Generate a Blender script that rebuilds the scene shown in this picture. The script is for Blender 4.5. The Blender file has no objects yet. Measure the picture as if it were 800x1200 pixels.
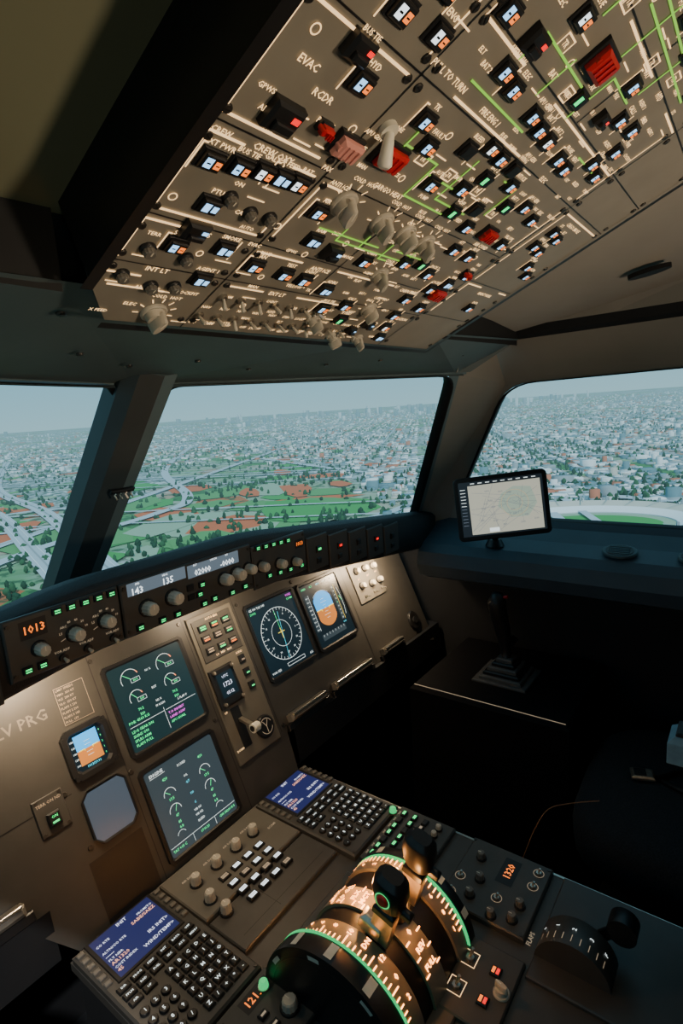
import bpy, math, random
import numpy as np
from mathutils import Matrix, Vector
random.seed(5); rng=np.random.default_rng(7)
col=bpy.context.scene.collection

# ------------------------------------------------------------------ materials
def P(name,c,rough=.55,metal=0.,var=.12,bump=.0,scale=60,spec=.4):
    m=bpy.data.materials.new(name); m.use_nodes=True; nt=m.node_tree; b=nt.nodes['Principled BSDF']
    b.inputs['Roughness'].default_value=rough; b.inputs['Metallic'].default_value=metal
    b.inputs['Specular IOR Level'].default_value=spec
    tc=nt.nodes.new('ShaderNodeTexCoord'); n=nt.nodes.new('ShaderNodeTexNoise'); n.inputs['Scale'].default_value=scale; n.inputs['Detail'].default_value=5
    nt.links.new(tc.outputs['Object'],n.inputs['Vector'])
    r=nt.nodes.new('ShaderNodeValToRGB'); r.color_ramp.elements[0].position=.3; r.color_ramp.elements[1].position=.7
    r.color_ramp.elements[0].color=(*[x*(1-var) for x in c],1); r.color_ramp.elements[1].color=(*[min(1,x*(1+var)) for x in c],1)
    nt.links.new(n.outputs['Fac'],r.inputs[0]); nt.links.new(r.outputs[0],b.inputs['Base Color'])
    if bump:
        bp=nt.nodes.new('ShaderNodeBump'); bp.inputs['Strength'].default_value=bump; bp.inputs['Distance'].default_value=.002
        nt.links.new(n.outputs['Fac'],bp.inputs['Height']); nt.links.new(bp.outputs[0],b.inputs['Normal'])
    return m
def E(name,c,s=1.):
    m=bpy.data.materials.new(name); m.use_nodes=True; b=m.node_tree.nodes['Principled BSDF']
    b.inputs['Base Color'].default_value=(*[x*.3 for x in c],1); b.inputs['Emission Color'].default_value=(*c,1); b.inputs['Emission Strength'].default_value=s
    b.inputs['Roughness'].default_value=.3
    return m
paint=P('panel_paint',(.115,.105,.088),.45,var=.06,scale=30)
ohpaint=P('overhead_paint',(.225,.205,.168),.45,var=.07,scale=25)
mpaint=P('main_panel_paint',(.050,.047,.043),.42,var=.08,scale=30)
gpaint=P('glareshield_panel_paint',(.048,.046,.043),.42,var=.08,scale=40)
ppaint=P('pedestal_paint',(.056,.053,.048),.40,var=.08,scale=40)
blk=P('black_plastic',(.012,.012,.013),.4,scale=80)
leather=P('black_leatherette',(.016,.016,.018),.6,bump=.6,scale=900)
trimg=P('trim_grey',(.075,.108,.118),.55,var=.08,scale=12)
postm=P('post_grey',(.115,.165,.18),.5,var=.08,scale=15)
postd=P('post_shaded_grey',(.045,.06,.068),.5,var=.08,scale=15)  # darker copy of the post grey; shade painted on its left facets
olive=P('ceiling_lining',(.17,.175,.11),.8,var=.05,scale=8)  # olive cast of the warm light put into the lining colour
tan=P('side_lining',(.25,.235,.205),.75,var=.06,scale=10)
ledge=P('ledge_grey',(.052,.075,.095),.5,var=.08,scale=14)
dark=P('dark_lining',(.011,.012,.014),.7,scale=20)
cblk=P('console_shade_black',(.005,.005,.006),.75,scale=30,spec=.15)  # near-black so the console sinks into shadow; shade put into the colour
knobm=P('knob_grey',(.46,.42,.35),.4,scale=90)
knobd=P('knob_dark',(.13,.12,.105),.4,scale=90)
metal=P('brushed_metal',(.5,.46,.4),.3,metal=.9,scale=200)
satin=P('satin_lever_metal',(.55,.47,.38),.35,metal=.8,scale=120)
screwm=P('screw_dark',(.06,.055,.05),.35,metal=.6)
redm=P('red_guard',(.5,.015,.02),.35)
pinkm=P('worn_red_guard',(.6,.26,.22),.4)
whitem=P('toggle_white',(.7,.66,.55),.4)
rubber=P('boot_rubber',(.085,.085,.085),.6,scale=60)
cloth=P('seat_cloth',(.012,.014,.017),.9,bump=.8,scale=350,var=.5)
cream=E('backlit_cream',(1,.64,.30),1.7)
creamd=E('backlit_dim',(.8,.62,.42),.38)
regm=E('registration_glow',(.5,.44,.36),.16)  # registration lettering emits a faint glow of its own
whitel=E('white_light',(.85,.95,1),1.8)
bluel=E('blue_light',(.30,.62,1),2.1)
orl=E('amber_light',(1,.20,.02),1.8)
redl=E('red_light',(1,.01,.01),1.6)
grl=E('green_light',(.02,.95,.22),1.6)
ringg=E('green_ring_light',(.03,.8,.22),.9)
grline=E('green_flow_line',(.28,.66,.06),1.0)
orange=E('scale_orange',(1,.34,.07),12.)
mcbg=E('mcdu_blue',(.025,.035,.17),.6)
mcw=E('mcdu_text',(.75,.8,1),1.3)
mcc=E('mcdu_amber',(1,.5,.35),1.3)
ebg=E('display_dark_bg',(.012,.033,.038),1.)
sbg=E('display_grey_bg',(.040,.060,.072),1.)
nbg=E('display_navy_bg',(.006,.015,.022),1.)
blankbg=E('blank_display_bg',(.06,.085,.115),1.)
dg=E('sym_green',(.05,.95,.30),1.5); dw=E('sym_white',(.8,.9,.9),1.35); dm=E('sym_magenta',(.95,.12,.95),1.4)
dc=E('sym_cyan',(.10,.75,.95),1.5); dy=E('sym_yellow',(1,.75,.06),1.6)
skyb=E('att_sky',(.03,.42,1),1.5); gndb=E('att_ground',(.68,.22,.04),1.15)
fcul=E('fcu_bg',(.12,.16,.20),1.)

# ------------------------------------------------------------------ mesh builder
def frame(o,u,v):
    u=Vector(u).normalized(); v=Vector(v).normalized(); n=u.cross(v)
    return Matrix(((u.x,v.x,n.x,o[0]),(u.y,v.y,n.y,o[1]),(u.z,v.z,n.z,o[2]),(0,0,0,1)))
I=Matrix.Identity(4)
_tc={}
def glyphs(s):
    if s not in _tc:
        c=bpy.data.curves.new('t','FONT'); c.body=s; c.size=1; c.resolution_u=1; c.offset=.012
        o=bpy.data.objects.new('t',c); col.objects.link(o)
        dg_=bpy.context.evaluated_depsgraph_get(); me=bpy.data.meshes.new_from_object(o.evaluated_get(dg_))
        V=[tuple(v.co) for v in me.vertices]; F_=[tuple(p.vertices) for p in me.polygons]
        w=max([v[0] for v in V]+[.1]); _tc[s]=(V,F_,w)
        bpy.data.objects.remove(o); bpy.data.curves.remove(c); bpy.data.meshes.remove(me)
    return _tc[s]
class MB:
    def __init__(s): s.V=[];s.F=[];s.MI=[];s.S=[];s.mats=[]
    def add(s,V,F,mat,M=I,smooth=False):
        if mat not in s.mats: s.mats.append(mat)
        mi=s.mats.index(mat); b=len(s.V)
        s.V+= [tuple(M@Vector(v)) for v in V]
        for f in F: s.F.append(tuple(i+b for i in f)); s.MI.append(mi); s.S.append(smooth)
    def box(s,M,x,y,z,sx,sy,h,mat,ch=0,rot=0):
        if rot: M=M@Matrix.Translation((x,y,0))@Matrix.Rotation(rot,4,'Z'); x=y=0
        a,b=sx/2,sy/2; L=[(z,a,b),(z+h-ch,a,b)] if ch else [(z,a,b),(z+h,a,b)]
        if ch: L.append((z+h,a-ch,b-ch))
        V=[]
        for zz,p,q in L: V+=[(x-p,y-q,zz),(x+p,y-q,zz),(x+p,y+q,zz),(x-p,y+q,zz)]
        F=[(3,2,1,0)]; n=len(L)
        for k in range(n-1):
            for j in range(4): F.append((k*4+j,k*4+(j+1)%4,k*4+4+(j+1)%4,k*4+4+j))
        F.append(tuple(range((n-1)*4,n*4))); s.add(V,F,mat,M)
    def cyl(s,M,x,y,z,r,h,mat,seg=16,r2=None,ch=0,sx=1):
        r2=r if r2 is None else r2
        L=[(z,r),(z+h-ch,r2)]+([(z+h,r2-ch)] if ch else [])
        V=[]
        for zz,rr in L: V+=[(x+rr*sx*math.cos(2*math.pi*i/seg),y+rr*math.sin(2*math.pi*i/seg),zz) for i in range(seg)]
        F=[]
        for k in range(len(L)-1):
            for j in range(seg): F.append((k*seg+j,k*seg+(j+1)%seg,(k+1)*seg+(j+1)%seg,(k+1)*seg+j))
        s.add(V,F,mat,M,True)
        n=len(L)-1
        s.add([V[n*seg+i] for i in range(seg)],[tuple(range(seg))],mat,M); s.add([V[i] for i in range(seg)],[tuple(reversed(range(seg)))],mat,M)
    def poly(s,M,pts,mat,z=0): s.add([(p[0],p[1],z) for p in pts],[tuple(range(len(pts)))],mat,M)
    def rect(s,M,x0,y0,x1,y1,mat,z=0): s.poly(M,[(x0,y0),(x1,y0),(x1,y1),(x0,y1)],mat,z)
    def line(s,M,pts,w,mat,z=.0008,closed=False):
        pts=[Vector((p[0],p[1])) for p in pts]
        if closed: pts.append(pts[0])
        for a,b in zip(pts[:-1],pts[1:]):
            d=b-a
            if d.length<1e-7: continue
            d.normalize(); n=Vector((-d.y,d.x))*w/2; e=d*w/2
            q=[a-e+n,a-e-n,b+e-n,b+e+n]; s.add([(p.x,p.y,z) for p in q],[(0,1,2,3)],mat,M)
    def arc(s,M,cx,cy,r,w,a0,a1,mat,z=.0008,seg=20):
        V=[];F=[]
        for i in range(seg+1):
            a=math.radians(a0+(a1-a0)*i/seg); c,d=math.cos(a),math.sin(a)
            V+=[(cx+(r-w/2)*c,cy+(r-w/2)*d,z),(cx+(r+w/2)*c,cy+(r+w/2)*d,z)]
        for i in range(seg): F.append((2*i,2*i+1,2*i+3,2*i+2))
        s.add(V,F,mat,M)
    def text(s,M,x,y,size,t,mat,z=.0008,al='c',rot=0):
        V,F,w=glyphs(t); ox={'c':-w/2,'l':0,'r':-w}[al]
        T=M@Matrix.Translation((x,y,z))@Matrix.Rotation(rot,4,'Z')
        s.add([((v[0]+ox)*size,(v[1]-.35)*size,0) for v in V],F,mat,T)
    def tube(s,pts,r,mat,seg=8,M=I):
        pts=[Vector(p) for p in pts]; n=len(pts); V=[];F=[]
        for i,p in enumerate(pts):
            d=(pts[min(i+1,n-1)]-pts[max(i-1,0)]).normalized()
            ref=Vector((0,0,1)) if abs(d.z)<.9 else Vector((1,0,0)); a=d.cross(ref).normalized(); b=d.cross(a)
            rr=r[i] if isinstance(r,(list,tuple)) else r
            for k in range(seg): t=2*math.pi*k/seg; V.append(tuple(p+a*rr*math.cos(t)+b*rr*math.sin(t)))
        for i in range(n-1):
            for k in range(seg): F.append((i*seg+k,i*seg+(k+1)%seg,(i+1)*seg+(k+1)%seg,(i+1)*seg+k))
        F.append(tuple(range(seg))); F.append(tuple(range((n-1)*seg,n*seg))); s.add(V,F,mat,M,True)
    def build(s,name,parent=None,bevel=0):
        me=bpy.data.meshes.new(name); me.from_pydata(s.V,[],s.F)
        for m in s.mats: me.materials.append(m)
        me.polygons.foreach_set('material_index',s.MI); me.polygons.foreach_set('use_smooth',s.S); me.update()
        o=bpy.data.objects.new(name,me); col.objects.link(o)
        if parent: o.parent=parent
        if bevel:
            b=o.modifiers.new('bevel','BEVEL'); b.width=bevel; b.segments=3; b.limit_method='ANGLE'
        return o
def empty(name):
    e=bpy.data.objects.new(name,None); e.empty_display_size=.1; col.objects.link(e); return e

# ------------------------------------------------------------------ camera
C=Vector((-.55,0,1.375))
R=Vector((.5935,-.802,-.0678)).normalized(); Fw=Vector((.783,.5953,-.1815)).normalized()
D=Fw.cross(R).normalized(); R=D.cross(Fw).normalized()
cam=bpy.data.cameras.new('camera'); co=bpy.data.objects.new('camera',cam); col.objects.link(co)
cam.sensor_fit='VERTICAL'; cam.sensor_height=36; cam.lens=36*653/1200; cam.clip_start=.02; cam.clip_end=40000
co.matrix_world=Matrix(((R.x,-D.x,-Fw.x,C.x),(R.y,-D.y,-Fw.y,C.y),(R.z,-D.z,-Fw.z,C.z),(0,0,0,1)))
bpy.context.scene.camera=co

# ------------------------------------------------------------------ outside city
CITY=empty('cityscape')
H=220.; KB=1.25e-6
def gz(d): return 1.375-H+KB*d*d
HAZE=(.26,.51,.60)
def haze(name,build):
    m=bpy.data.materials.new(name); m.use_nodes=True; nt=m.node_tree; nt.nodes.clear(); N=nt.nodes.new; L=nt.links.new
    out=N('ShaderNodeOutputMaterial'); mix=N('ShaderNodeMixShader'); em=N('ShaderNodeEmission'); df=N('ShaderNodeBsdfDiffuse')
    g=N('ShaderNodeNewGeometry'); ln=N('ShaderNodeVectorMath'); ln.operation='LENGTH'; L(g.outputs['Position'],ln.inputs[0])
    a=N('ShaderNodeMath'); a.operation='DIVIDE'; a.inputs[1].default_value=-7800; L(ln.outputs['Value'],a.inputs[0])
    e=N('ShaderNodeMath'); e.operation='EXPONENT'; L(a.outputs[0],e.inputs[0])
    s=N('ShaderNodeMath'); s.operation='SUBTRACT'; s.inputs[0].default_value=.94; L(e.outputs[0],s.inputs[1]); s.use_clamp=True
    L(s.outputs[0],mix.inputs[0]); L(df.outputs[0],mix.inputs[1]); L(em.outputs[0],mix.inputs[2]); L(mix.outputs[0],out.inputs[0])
    em.inputs[0].default_value=(*HAZE,1); em.inputs[1].default_value=.95  # haze painted in: cyan glow mixed over the surface colour by distance
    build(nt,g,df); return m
def solid(c):
    def f(nt,g,df): df.inputs[0].default_value=(*c,1)
    return f
def groundb(nt,g,df):
    N=nt.nodes.new; L=nt.links.new
    def ramp(src,els):
        r=N('ShaderNodeValToRGB'); 
        while len(r.color_ramp.elements)<len(els): r.color_ramp.elements.new(.5)
        for e,(p,c) in zip(r.color_ramp.elements,els): e.position=p; e.color=(*c,1)
        L(src,r.inputs[0]); return r.outputs[0]
    def noise(sc,det=3):
        n=N('ShaderNodeTexNoise'); n.inputs['Scale'].default_value=sc; n.inputs['Detail'].default_value=det; L(g.outputs['Position'],n.inputs['Vector']); return n.outputs['Fac']
    def vor(sc):
        n=N('ShaderNodeTexVoronoi'); n.inputs['Scale'].default_value=sc; L(g.outputs['Position'],n.inputs['Vector']); return n.outputs['Color']
    def mix(f,a,b):
        n=N('ShaderNodeMix'); n.data_type='RGBA'; L(f,n.inputs[0]); L(a,n.inputs[6]); L(b,n.inputs[7]); return n.outputs[2]
    fields=ramp(vor(1/140),[(0,(.05,.16,.07)),(.3,(.08,.26,.09)),(.5,(.20,.36,.20)),(.72,(.36,.43,.35)),(.92,(.44,.17,.08))])
    urb=ramp(vor(1/18),[(0,(.05,.11,.09)),(.35,(.18,.27,.27)),(.65,(.38,.47,.49)),(.92,(.75,.82,.85))])
    base=mix(ramp(noise(1/800,4),[(.47,(0,0,0)),(.53,(1,1,1))]),fields,urb)
    sp=mix(ramp(noise(1/30,6),[(.53,(0,0,0)),(.60,(.85,.85,.85))]),base,ramp(noise(1/60),[(0,(.025,.08,.045)),(1,(.05,.14,.07))]))
    L(sp,df.inputs[0])
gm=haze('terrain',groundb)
V=[];Fc=[];na=144; rs=[80*1.09**i for i in range(61)]
for r in rs:
    for j in range(na): V.append((r*math.cos(j*2*math.pi/na),r*math.sin(j*2*math.pi/na),gz(min(r,12500))))
for i in range(len(rs)-1):
    for j in range(na): Fc.append((i*na+j,i*na+(j+1)%na,(i+1)*na+(j+1)%na,(i+1)*na+j))
b=MB(); b.add(V,Fc,gm); b.build('terrain_ground',CITY)
def field(x,y,sc,ph): return (np.sin(x/sc+ph)+np.sin(y/sc*1.3+ph*2)+np.sin((x+y)/sc*.8+ph*3)+np.sin((x-1.7*y)/sc*.5+ph))/4
def npmesh(name,V,Fq,mats,mi):
    me=bpy.data.meshes.new(name); me.vertices.add(V.size//3); me.vertices.foreach_set('co',V.reshape(-1))
    me.loops.add(Fq.size); me.loops.foreach_set('vertex_index',Fq.reshape(-1).astype(np.int32))
    me.polygons.add(len(Fq)); me.polygons.foreach_set('loop_start',np.arange(len(Fq),dtype=np.int32)*4)
    for m in mats: me.materials.append(m)
    me.polygons.foreach_set('material_index',mi.astype(np.int32)); me.update(calc_edges=True)
    o=bpy.data.objects.new(name,me); col.objects.link(o); o.parent=CITY
def quads(name,x,y,sx,sy,h,rot,mats,mi):
    n=len(x); d=np.hypot(x,y); z=1.375-H+KB*np.minimum(d,12500)**2-1
    c,s_=np.cos(rot),np.sin(rot); V=np.zeros((n,8,3))
    for k,(a,b_) in enumerate([(-1,-1),(1,-1),(1,1),(-1,1)]):
        for l in (0,4):
            V[:,k+l,0]=x+(a*sx*c-b_*sy*s_)/2; V[:,k+l,1]=y+(a*sx*s_+b_*sy*c)/2; V[:,k+l,2]=z+(h+1 if l else 0)
    base=np.arange(n)[:,None,None]*8; fi=np.array([[4,5,6,7],[0,1,5,4],[1,2,6,5],[2,3,7,6],[3,0,4,7]])[None]
    npmesh(name,V,(base+fi).reshape(-1,4),mats,np.repeat(mi,5))
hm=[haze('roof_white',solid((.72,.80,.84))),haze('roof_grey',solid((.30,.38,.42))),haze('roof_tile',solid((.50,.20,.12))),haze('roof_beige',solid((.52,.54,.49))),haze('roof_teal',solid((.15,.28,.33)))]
sta=np.array([985.,215.])
GX=[(920,820,230),(620,980,250),(1180,1080,180),(700,1350,220),(1000,1700,220),(480,760,150),(1500,1350,180),(420,1150,150),(1350,1900,200)]
def parks(x,y): 
    m=np.zeros(len(x))
    for cx,cy,r in GX: m=np.maximum(m,np.exp(-((x-cx)**2+(y-cy)**2)/(r*r)))
    return m
def scatter(N,dmin,spread,azr=(5,100)):
    d=dmin*np.exp(rng.random(N)**.85*spread); az=np.radians(rng.uniform(*azr,N)); return d*np.sin(az),d*np.cos(az)
x,y=scatter(60000,520,3.0)
th=.5; gx=x*math.cos(th)+y*math.sin(th); gy=-x*math.sin(th)+y*math.cos(th)
gx=np.round(gx/28)*28; gy=np.round(gy/34)*34
k=(np.mod(gx,140)>15)&(np.mod(gy,204)>25); gx=gx[k]+rng.normal(0,2.5,k.sum()); gy=gy[k]+rng.normal(0,2.5,k.sum())
x=gx*math.cos(th)-gy*math.sin(th); y=gx*math.sin(th)+gy*math.cos(th); d=np.hypot(x,y); az=np.degrees(np.arctan2(x,y))
dens=.34+.5*field(x,y,320,1.3)+np.clip((d-2300)/3500,0,.5)+np.clip((az-50)/20,-.3,.6)-parks(x,y)*1.6
k=(rng.random(len(x))<dens)&(np.hypot(x-sta[0],y-sta[1])>210)
x,y,d=x[k],y[k],d[k]; n=len(x)
big=rng.random(n)<.07
sx=rng.uniform(10,20,n)*np.where(big,2.4,1); sy=rng.uniform(11,24,n)*np.where(big,2.2,1); h=rng.uniform(3,9,n)*np.where(rng.random(n)<.03,3.0,1)*np.where(d>6000,1.5,1)
quads('houses',x,y,sx,sy,h,np.full(n,th),hm,rng.choice(5,n,p=[.37,.25,.09,.12,.17]))
N=320; a0=np.radians(rng.uniform(8,90,N)); dd=rng.uniform(7500,11500,N); x=dd*np.sin(a0); y=dd*np.cos(a0)
k=field(x,y,1500,2.)>-.1; x,y=x[k],y[k]; n=len(x)
quads('distant_towers',x,y,rng.uniform(25,60,n),rng.uniform(25,60,n),rng.uniform(25,110,n),rng.uniform(0,3,n),hm,rng.choice([0,1,4],n))
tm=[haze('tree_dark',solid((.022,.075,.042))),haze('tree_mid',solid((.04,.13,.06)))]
x,y=scatter(20000,480,2.5); k=(rng.random(len(x))<.42+.6*field(x,y,140,4.))&(np.hypot(x-sta[0],y-sta[1])>170)&(rng.random(len(x))>parks(x,y)*.75); x,y=x[k],y[k]; n=len(x)
r_=rng.uniform(3,7.,n); hh=rng.uniform(7,18,n); gzv=1.375-H+KB*np.hypot(x,y)**2
prof=[(0.,.35),(.35,1.),(.75,.7),(1.,.12)]
T=np.zeros((n,20,3))
for li,(pz,pr) in enumerate(prof):
    for j in range(5):
        T[:,li*5+j,0]=x+r_*pr*math.cos(j*1.2566+li)*rng.uniform(.7,1.3,n); T[:,li*5+j,1]=y+r_*pr*math.sin(j*1.2566+li)*rng.uniform(.7,1.3,n); T[:,li*5+j,2]=gzv+pz*hh
fi=[(li*5+j,li*5+(j+1)%5,li*5+5+(j+1)%5,li*5+5+j) for li in range(3) for j in range(5)]
npmesh('trees',T,(np.arange(n)[:,None,None]*20+np.array(fi)[None]).reshape(-1,4),tm,np.repeat(rng.integers(0,2,n),15))
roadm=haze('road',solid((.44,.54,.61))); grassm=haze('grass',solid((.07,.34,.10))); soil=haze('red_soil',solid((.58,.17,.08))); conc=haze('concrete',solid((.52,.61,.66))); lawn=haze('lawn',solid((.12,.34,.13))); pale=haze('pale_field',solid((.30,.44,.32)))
b=MB()
def smoothpts(p,n=10):
    p=[Vector(q) for q in p]; out=[]
    for i in range(len(p)-1):
        p0=p[max(i-1,0)];p1=p[i];p2=p[i+1];p3=p[min(i+2,len(p)-1)]
        for j in range(n):
            t=j/n; out.append(.5*((2*p1)+(p2-p0)*t+(2*p0-5*p1+4*p2-p3)*t*t+(3*p1-p0-3*p2+p3)*t**3))
    return out+[p[-1]]
def road(p,w,mat,off=1.5):
    q=smoothpts(p); V=[];F=[]
    for i,c in enumerate(q):
        d=(q[min(i+1,len(q)-1)]-q[max(i-1,0)]).normalized(); nn=Vector((-d.y,d.x))*w/2
        for s_ in (1,-1): e=c+nn*s_; V.append((e.x,e.y,gz(c.length)+off))
        if i: F.append((2*i-2,2*i-1,2*i+1,2*i))
    b.add(V,F,mat)
hw=[(300,420),(347,711),(430,1000),(591,1541),(800,2400),(1500,4000)]
hw2=[(360,420),(410,700),(505,980),(680,1500),(910,2350),(1600,3900)]
for q in (hw,hw2): road(q,36,roadm,7.0); road(q,3,hm[1],7.8)
for q in (hw,hw2):
    for t in (-11,11): road([(p[0]+t,p[1]) for p in q],1.2,hm[0],8)
road([(200,900),(460,1050),(760,1130),(979,1283),(1500,2100),(2600,3300)],30,roadm,5.7)
road([(420,1350),(560,1250),(700,1280),(760,1400),(690,1530),(560,1560),(470,1480),(430,1340)],22,roadm,5.9)
road([(347,600),(600,640),(1000,600),(1500,700),(3000,1500)],24,roadm,5.6)
road([(1300,100),(1350,420),(1500,1000),(1900,1900)],28,roadm,5.5)
road([(1080,-150),(1190,60),(1230,330),(1150,480)],34,roadm,5.5)
for i in range(34):
    a=th+ (math.pi/2 if i%2 else 0); cx,cy=rng.uniform(700,4200),rng.uniform(100,4200); l=rng.uniform(500,1800)
    road([(cx-l*math.cos(a),cy-l*math.sin(a)),(cx,cy),(cx+l*math.cos(a),cy+l*math.sin(a))],rng.uniform(10,20),roadm,5.2)
b.build('roads',CITY)
b=MB()
def patch(cx,cy,rx,ry,a,mat,off=.9,n=18,jit=.12):
    pts=[]
    for i in range(n):
        t=2*math.pi*i/n; k=1+rng.uniform(-jit,jit); u,v=rx*k*math.cos(t),ry*k*math.sin(t)
        X=cx+u*math.cos(a)-v*math.sin(a); Y=cy+u*math.sin(a)+v*math.cos(a); pts.append((X,Y,gz(math.hypot(X,Y))+off))
    b.add(pts,[tuple(range(n))],mat)
for i in range(130):
    dd=rng.uniform(700,3600); a=math.radians(rng.uniform(10,55)); patch(dd*math.sin(a),dd*math.cos(a),rng.uniform(40,120),rng.uniform(30,80),rng.uniform(0,3),random.choice([grassm,lawn,lawn,pale,pale,pale,soil]),.6+i*.011,n=6,jit=.25)
for q,mm in [((920,820,170,90,.8),grassm),((520,1100,110,190,.2),lawn),((700,1000,130,60,.5),pale),((640,800,90,60,1.),lawn),((820,1350,200,80,.6),lawn),((450,900,50,90,.3),grassm),((1150,1130,140,60,.8),pale),((1000,1700,150,100,.3),grassm)]: patch(*q,mm,2.2+q[0]*.0006,n=9,jit=.2)
for cx,cy,r in [(1181,1045,85),(1090,1150,65),(1280,980,60),(480,1250,80),(560,1330,50),(900,1500,70),(1700,1100,70),(1500,1400,60),(1120,1000,50)]: patch(cx,cy,r*1.5,r*.55,.9,soil,3.6,n=7,jit=.3)
b.build('fields',CITY)
b=MB(); zc=gz(1010); A=Matrix.Translation((sta[0],sta[1],zc))@Matrix.Rotation(-1.15,4,'Z')@Matrix.Scale(1.25,4); SG=48
rings=[(82,52,1.2),(98,67,1.4),(98,67,3),(118,84,9),(118,84,6),(140,102,14),(142,104,0)]
V=[]
for rx,ry,z in rings: V+=[(rx*math.cos(2*math.pi*i/SG),ry*math.sin(2*math.pi*i/SG),z) for i in range(SG)]
for k in range(len(rings)-1): 
    F=[(k*SG+i,k*SG+(i+1)%SG,(k+1)*SG+(i+1)%SG,(k+1)*SG+i) for i in range(SG)]; b.add(V,F,[pale,conc,hm[0],hm[1],hm[3],hm[1]][k],A)
b.add([v for v in V[:SG]],[tuple(range(SG))],grassm,A)
for i in range(0,SG,2): a=2*math.pi*i/SG; b.box(A,141*math.cos(a),103*math.sin(a),0,3,3,20,hm[1]); b.line(A,[(119*math.cos(a),85*math.sin(a)),(139*math.cos(a),101*math.sin(a))],1.5,hm[1],15)
b.poly(A,[(-170,-130),(170,-130),(170,130),(-170,130)],hm[1],.8)
b.build('stadium',CITY)

w=bpy.data.worlds.new('sky'); bpy.context.scene.world=w; w.use_nodes=True; nt=w.node_tree
bg=nt.nodes['Background']; bg.inputs[1].default_value=1.15
tc=nt.nodes.new('ShaderNodeTexCoord'); sx_=nt.nodes.new('ShaderNodeSeparateXYZ'); rp=nt.nodes.new('ShaderNodeValToRGB')
nt.links.new(tc.outputs['Generated'],sx_.inputs[0]); nt.links.new(sx_.outputs['Z'],rp.inputs[0]); nt.links.new(rp.outputs[0],bg.inputs[0])
rp.color_ramp.elements[0].position=.0; rp.color_ramp.elements[0].color=(.31,.55,.63,1); rp.color_ramp.elements[1].position=.12; rp.color_ramp.elements[1].color=(.19,.48,.63,1)
sl=bpy.data.lights.new('sun','SUN'); sl.energy=2.4; sl.color=(1,.98,.94); sl.angle=.02; so=bpy.data.objects.new('sun',sl); so.rotation_euler=(math.radians(48),0,math.radians(-40)); so.location=(0,-3,6); col.objects.link(so)

# ------------------------------------------------------------------ cockpit shell
def rounded(poly,r,seg=6):
    out=[];n=len(poly)
    for i in range(n):
        p=Vector(poly[i]);a=(Vector(poly[i-1])-p);c=(Vector(poly[(i+1)%n])-p)
        rr=r[i] if isinstance(r,(list,tuple)) else r
        p0=p+a.normalized()*rr;p2=p+c.normalized()*rr
        out.append([p0*(1-t)**2+p*2*t*(1-t)+p2*t*t for t in [j/seg for j in range(seg+1)]])
    return out
def window(name,poly,r,ex,depth,mat,edge,inner_n):
    b=MB(); cen=sum((Vector(p) for p in poly),Vector())/len(poly); rp=rounded(poly,r); n=len(poly)
    nn=Vector(inner_n).normalized()
    outer=[]
    for i in range(n):
        p=Vector(poly[i]); a=(p-Vector(poly[i-1])).normalized(); c=(p-Vector(poly[(i+1)%n])).normalized(); outer.append(p+(a+c)*ex)
    flat=[];oi=[]
    for i,a in enumerate(rp):
        for q in a: flat.append(q); oi.append(i)
    m=len(flat); V=[tuple(q) for q in flat]+[tuple(q) for q in outer]; F=[]
    for k in range(m):
        k2=(k+1)%m
        if oi[k]==oi[k2]: F.append((k,k2,m+oi[k]))
        else: F.append((k,k2,m+oi[k2],m+oi[k]))
    b.add(V,F,mat)
    sh=[q+(cen-q).normalized()*.006 for q in flat]
    V=[tuple(q+nn*.004) for q in flat]+[tuple(q+nn*.004) for q in sh]+[tuple(q-nn*depth) for q in sh]
    F=[]
    for k in range(m):
        k2=(k+1)%m; F+=[(k,k2,m+k2,m+k),(m+k,m+k2,2*m+k2,2*m+k)]
    b.add(V,F,edge,I,True)
    return b.build(name)
def mx(p,s): return (p[0]*s,p[1],p[2])
wi=1
for s in (1,-1):
    ws=[mx(p,s) for p in [(.042,.805,1.436),(.042,1.186,.995),(.897,.836,.995),(.64,.555,1.435)]]
    window('window_%d'%wi,ws,[.03,.03,.05,.05],.03,.022,postm,blk,(0,-.74*1,-.66)); wi+=1
    sw=[mx(p,s) for p in [(.795,.50,1.408),(.925,.725,1.035),(.925,-.55,1.035),(.785,-.55,1.42)]]
    window('window_%d'%wi,sw,[.07,.09,.1,.1],.03,.035,tan,blk,(-.93*s,0,-.35)); wi+=1
b=MB()
bot=Vector((0,1.16,1.03)); top=Vector((0,.80,1.44)); sd=(top-bot).normalized(); inn=Vector((1,0,0)).cross(sd)
if inn.y>0: inn=-inn
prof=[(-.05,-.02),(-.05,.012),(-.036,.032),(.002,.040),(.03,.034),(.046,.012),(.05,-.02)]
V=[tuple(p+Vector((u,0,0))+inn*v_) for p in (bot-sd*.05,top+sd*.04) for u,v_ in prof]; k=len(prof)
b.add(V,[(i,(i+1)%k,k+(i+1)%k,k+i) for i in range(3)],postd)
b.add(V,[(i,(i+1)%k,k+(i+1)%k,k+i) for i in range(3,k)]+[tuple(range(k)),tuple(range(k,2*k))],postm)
b.build('trim_1')
b=MB()
c0=bot.lerp(top,.63)+inn*.041
b.box(frame(tuple(c0),(1,0,0),tuple(sd)),0,0,0,.046,.008,.006,blk,.002)
for q,mm in ((-.016,whitem),(-.006,whitem),(.005,creamd),(.015,whitem)): b.tube([c0+Vector((q,0,0))+inn*.008,c0+Vector((q-.003,-.006,-.008)),c0+Vector((q+.002,-.004,-.016))],.0015,mm)
b.build('headset_hook')
zceil=[(.45,1.54,1.515),(.25,1.628,1.545),(0,1.735,1.59),(-.3,1.84,1.65),(-1.15,1.86,1.70)]
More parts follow.
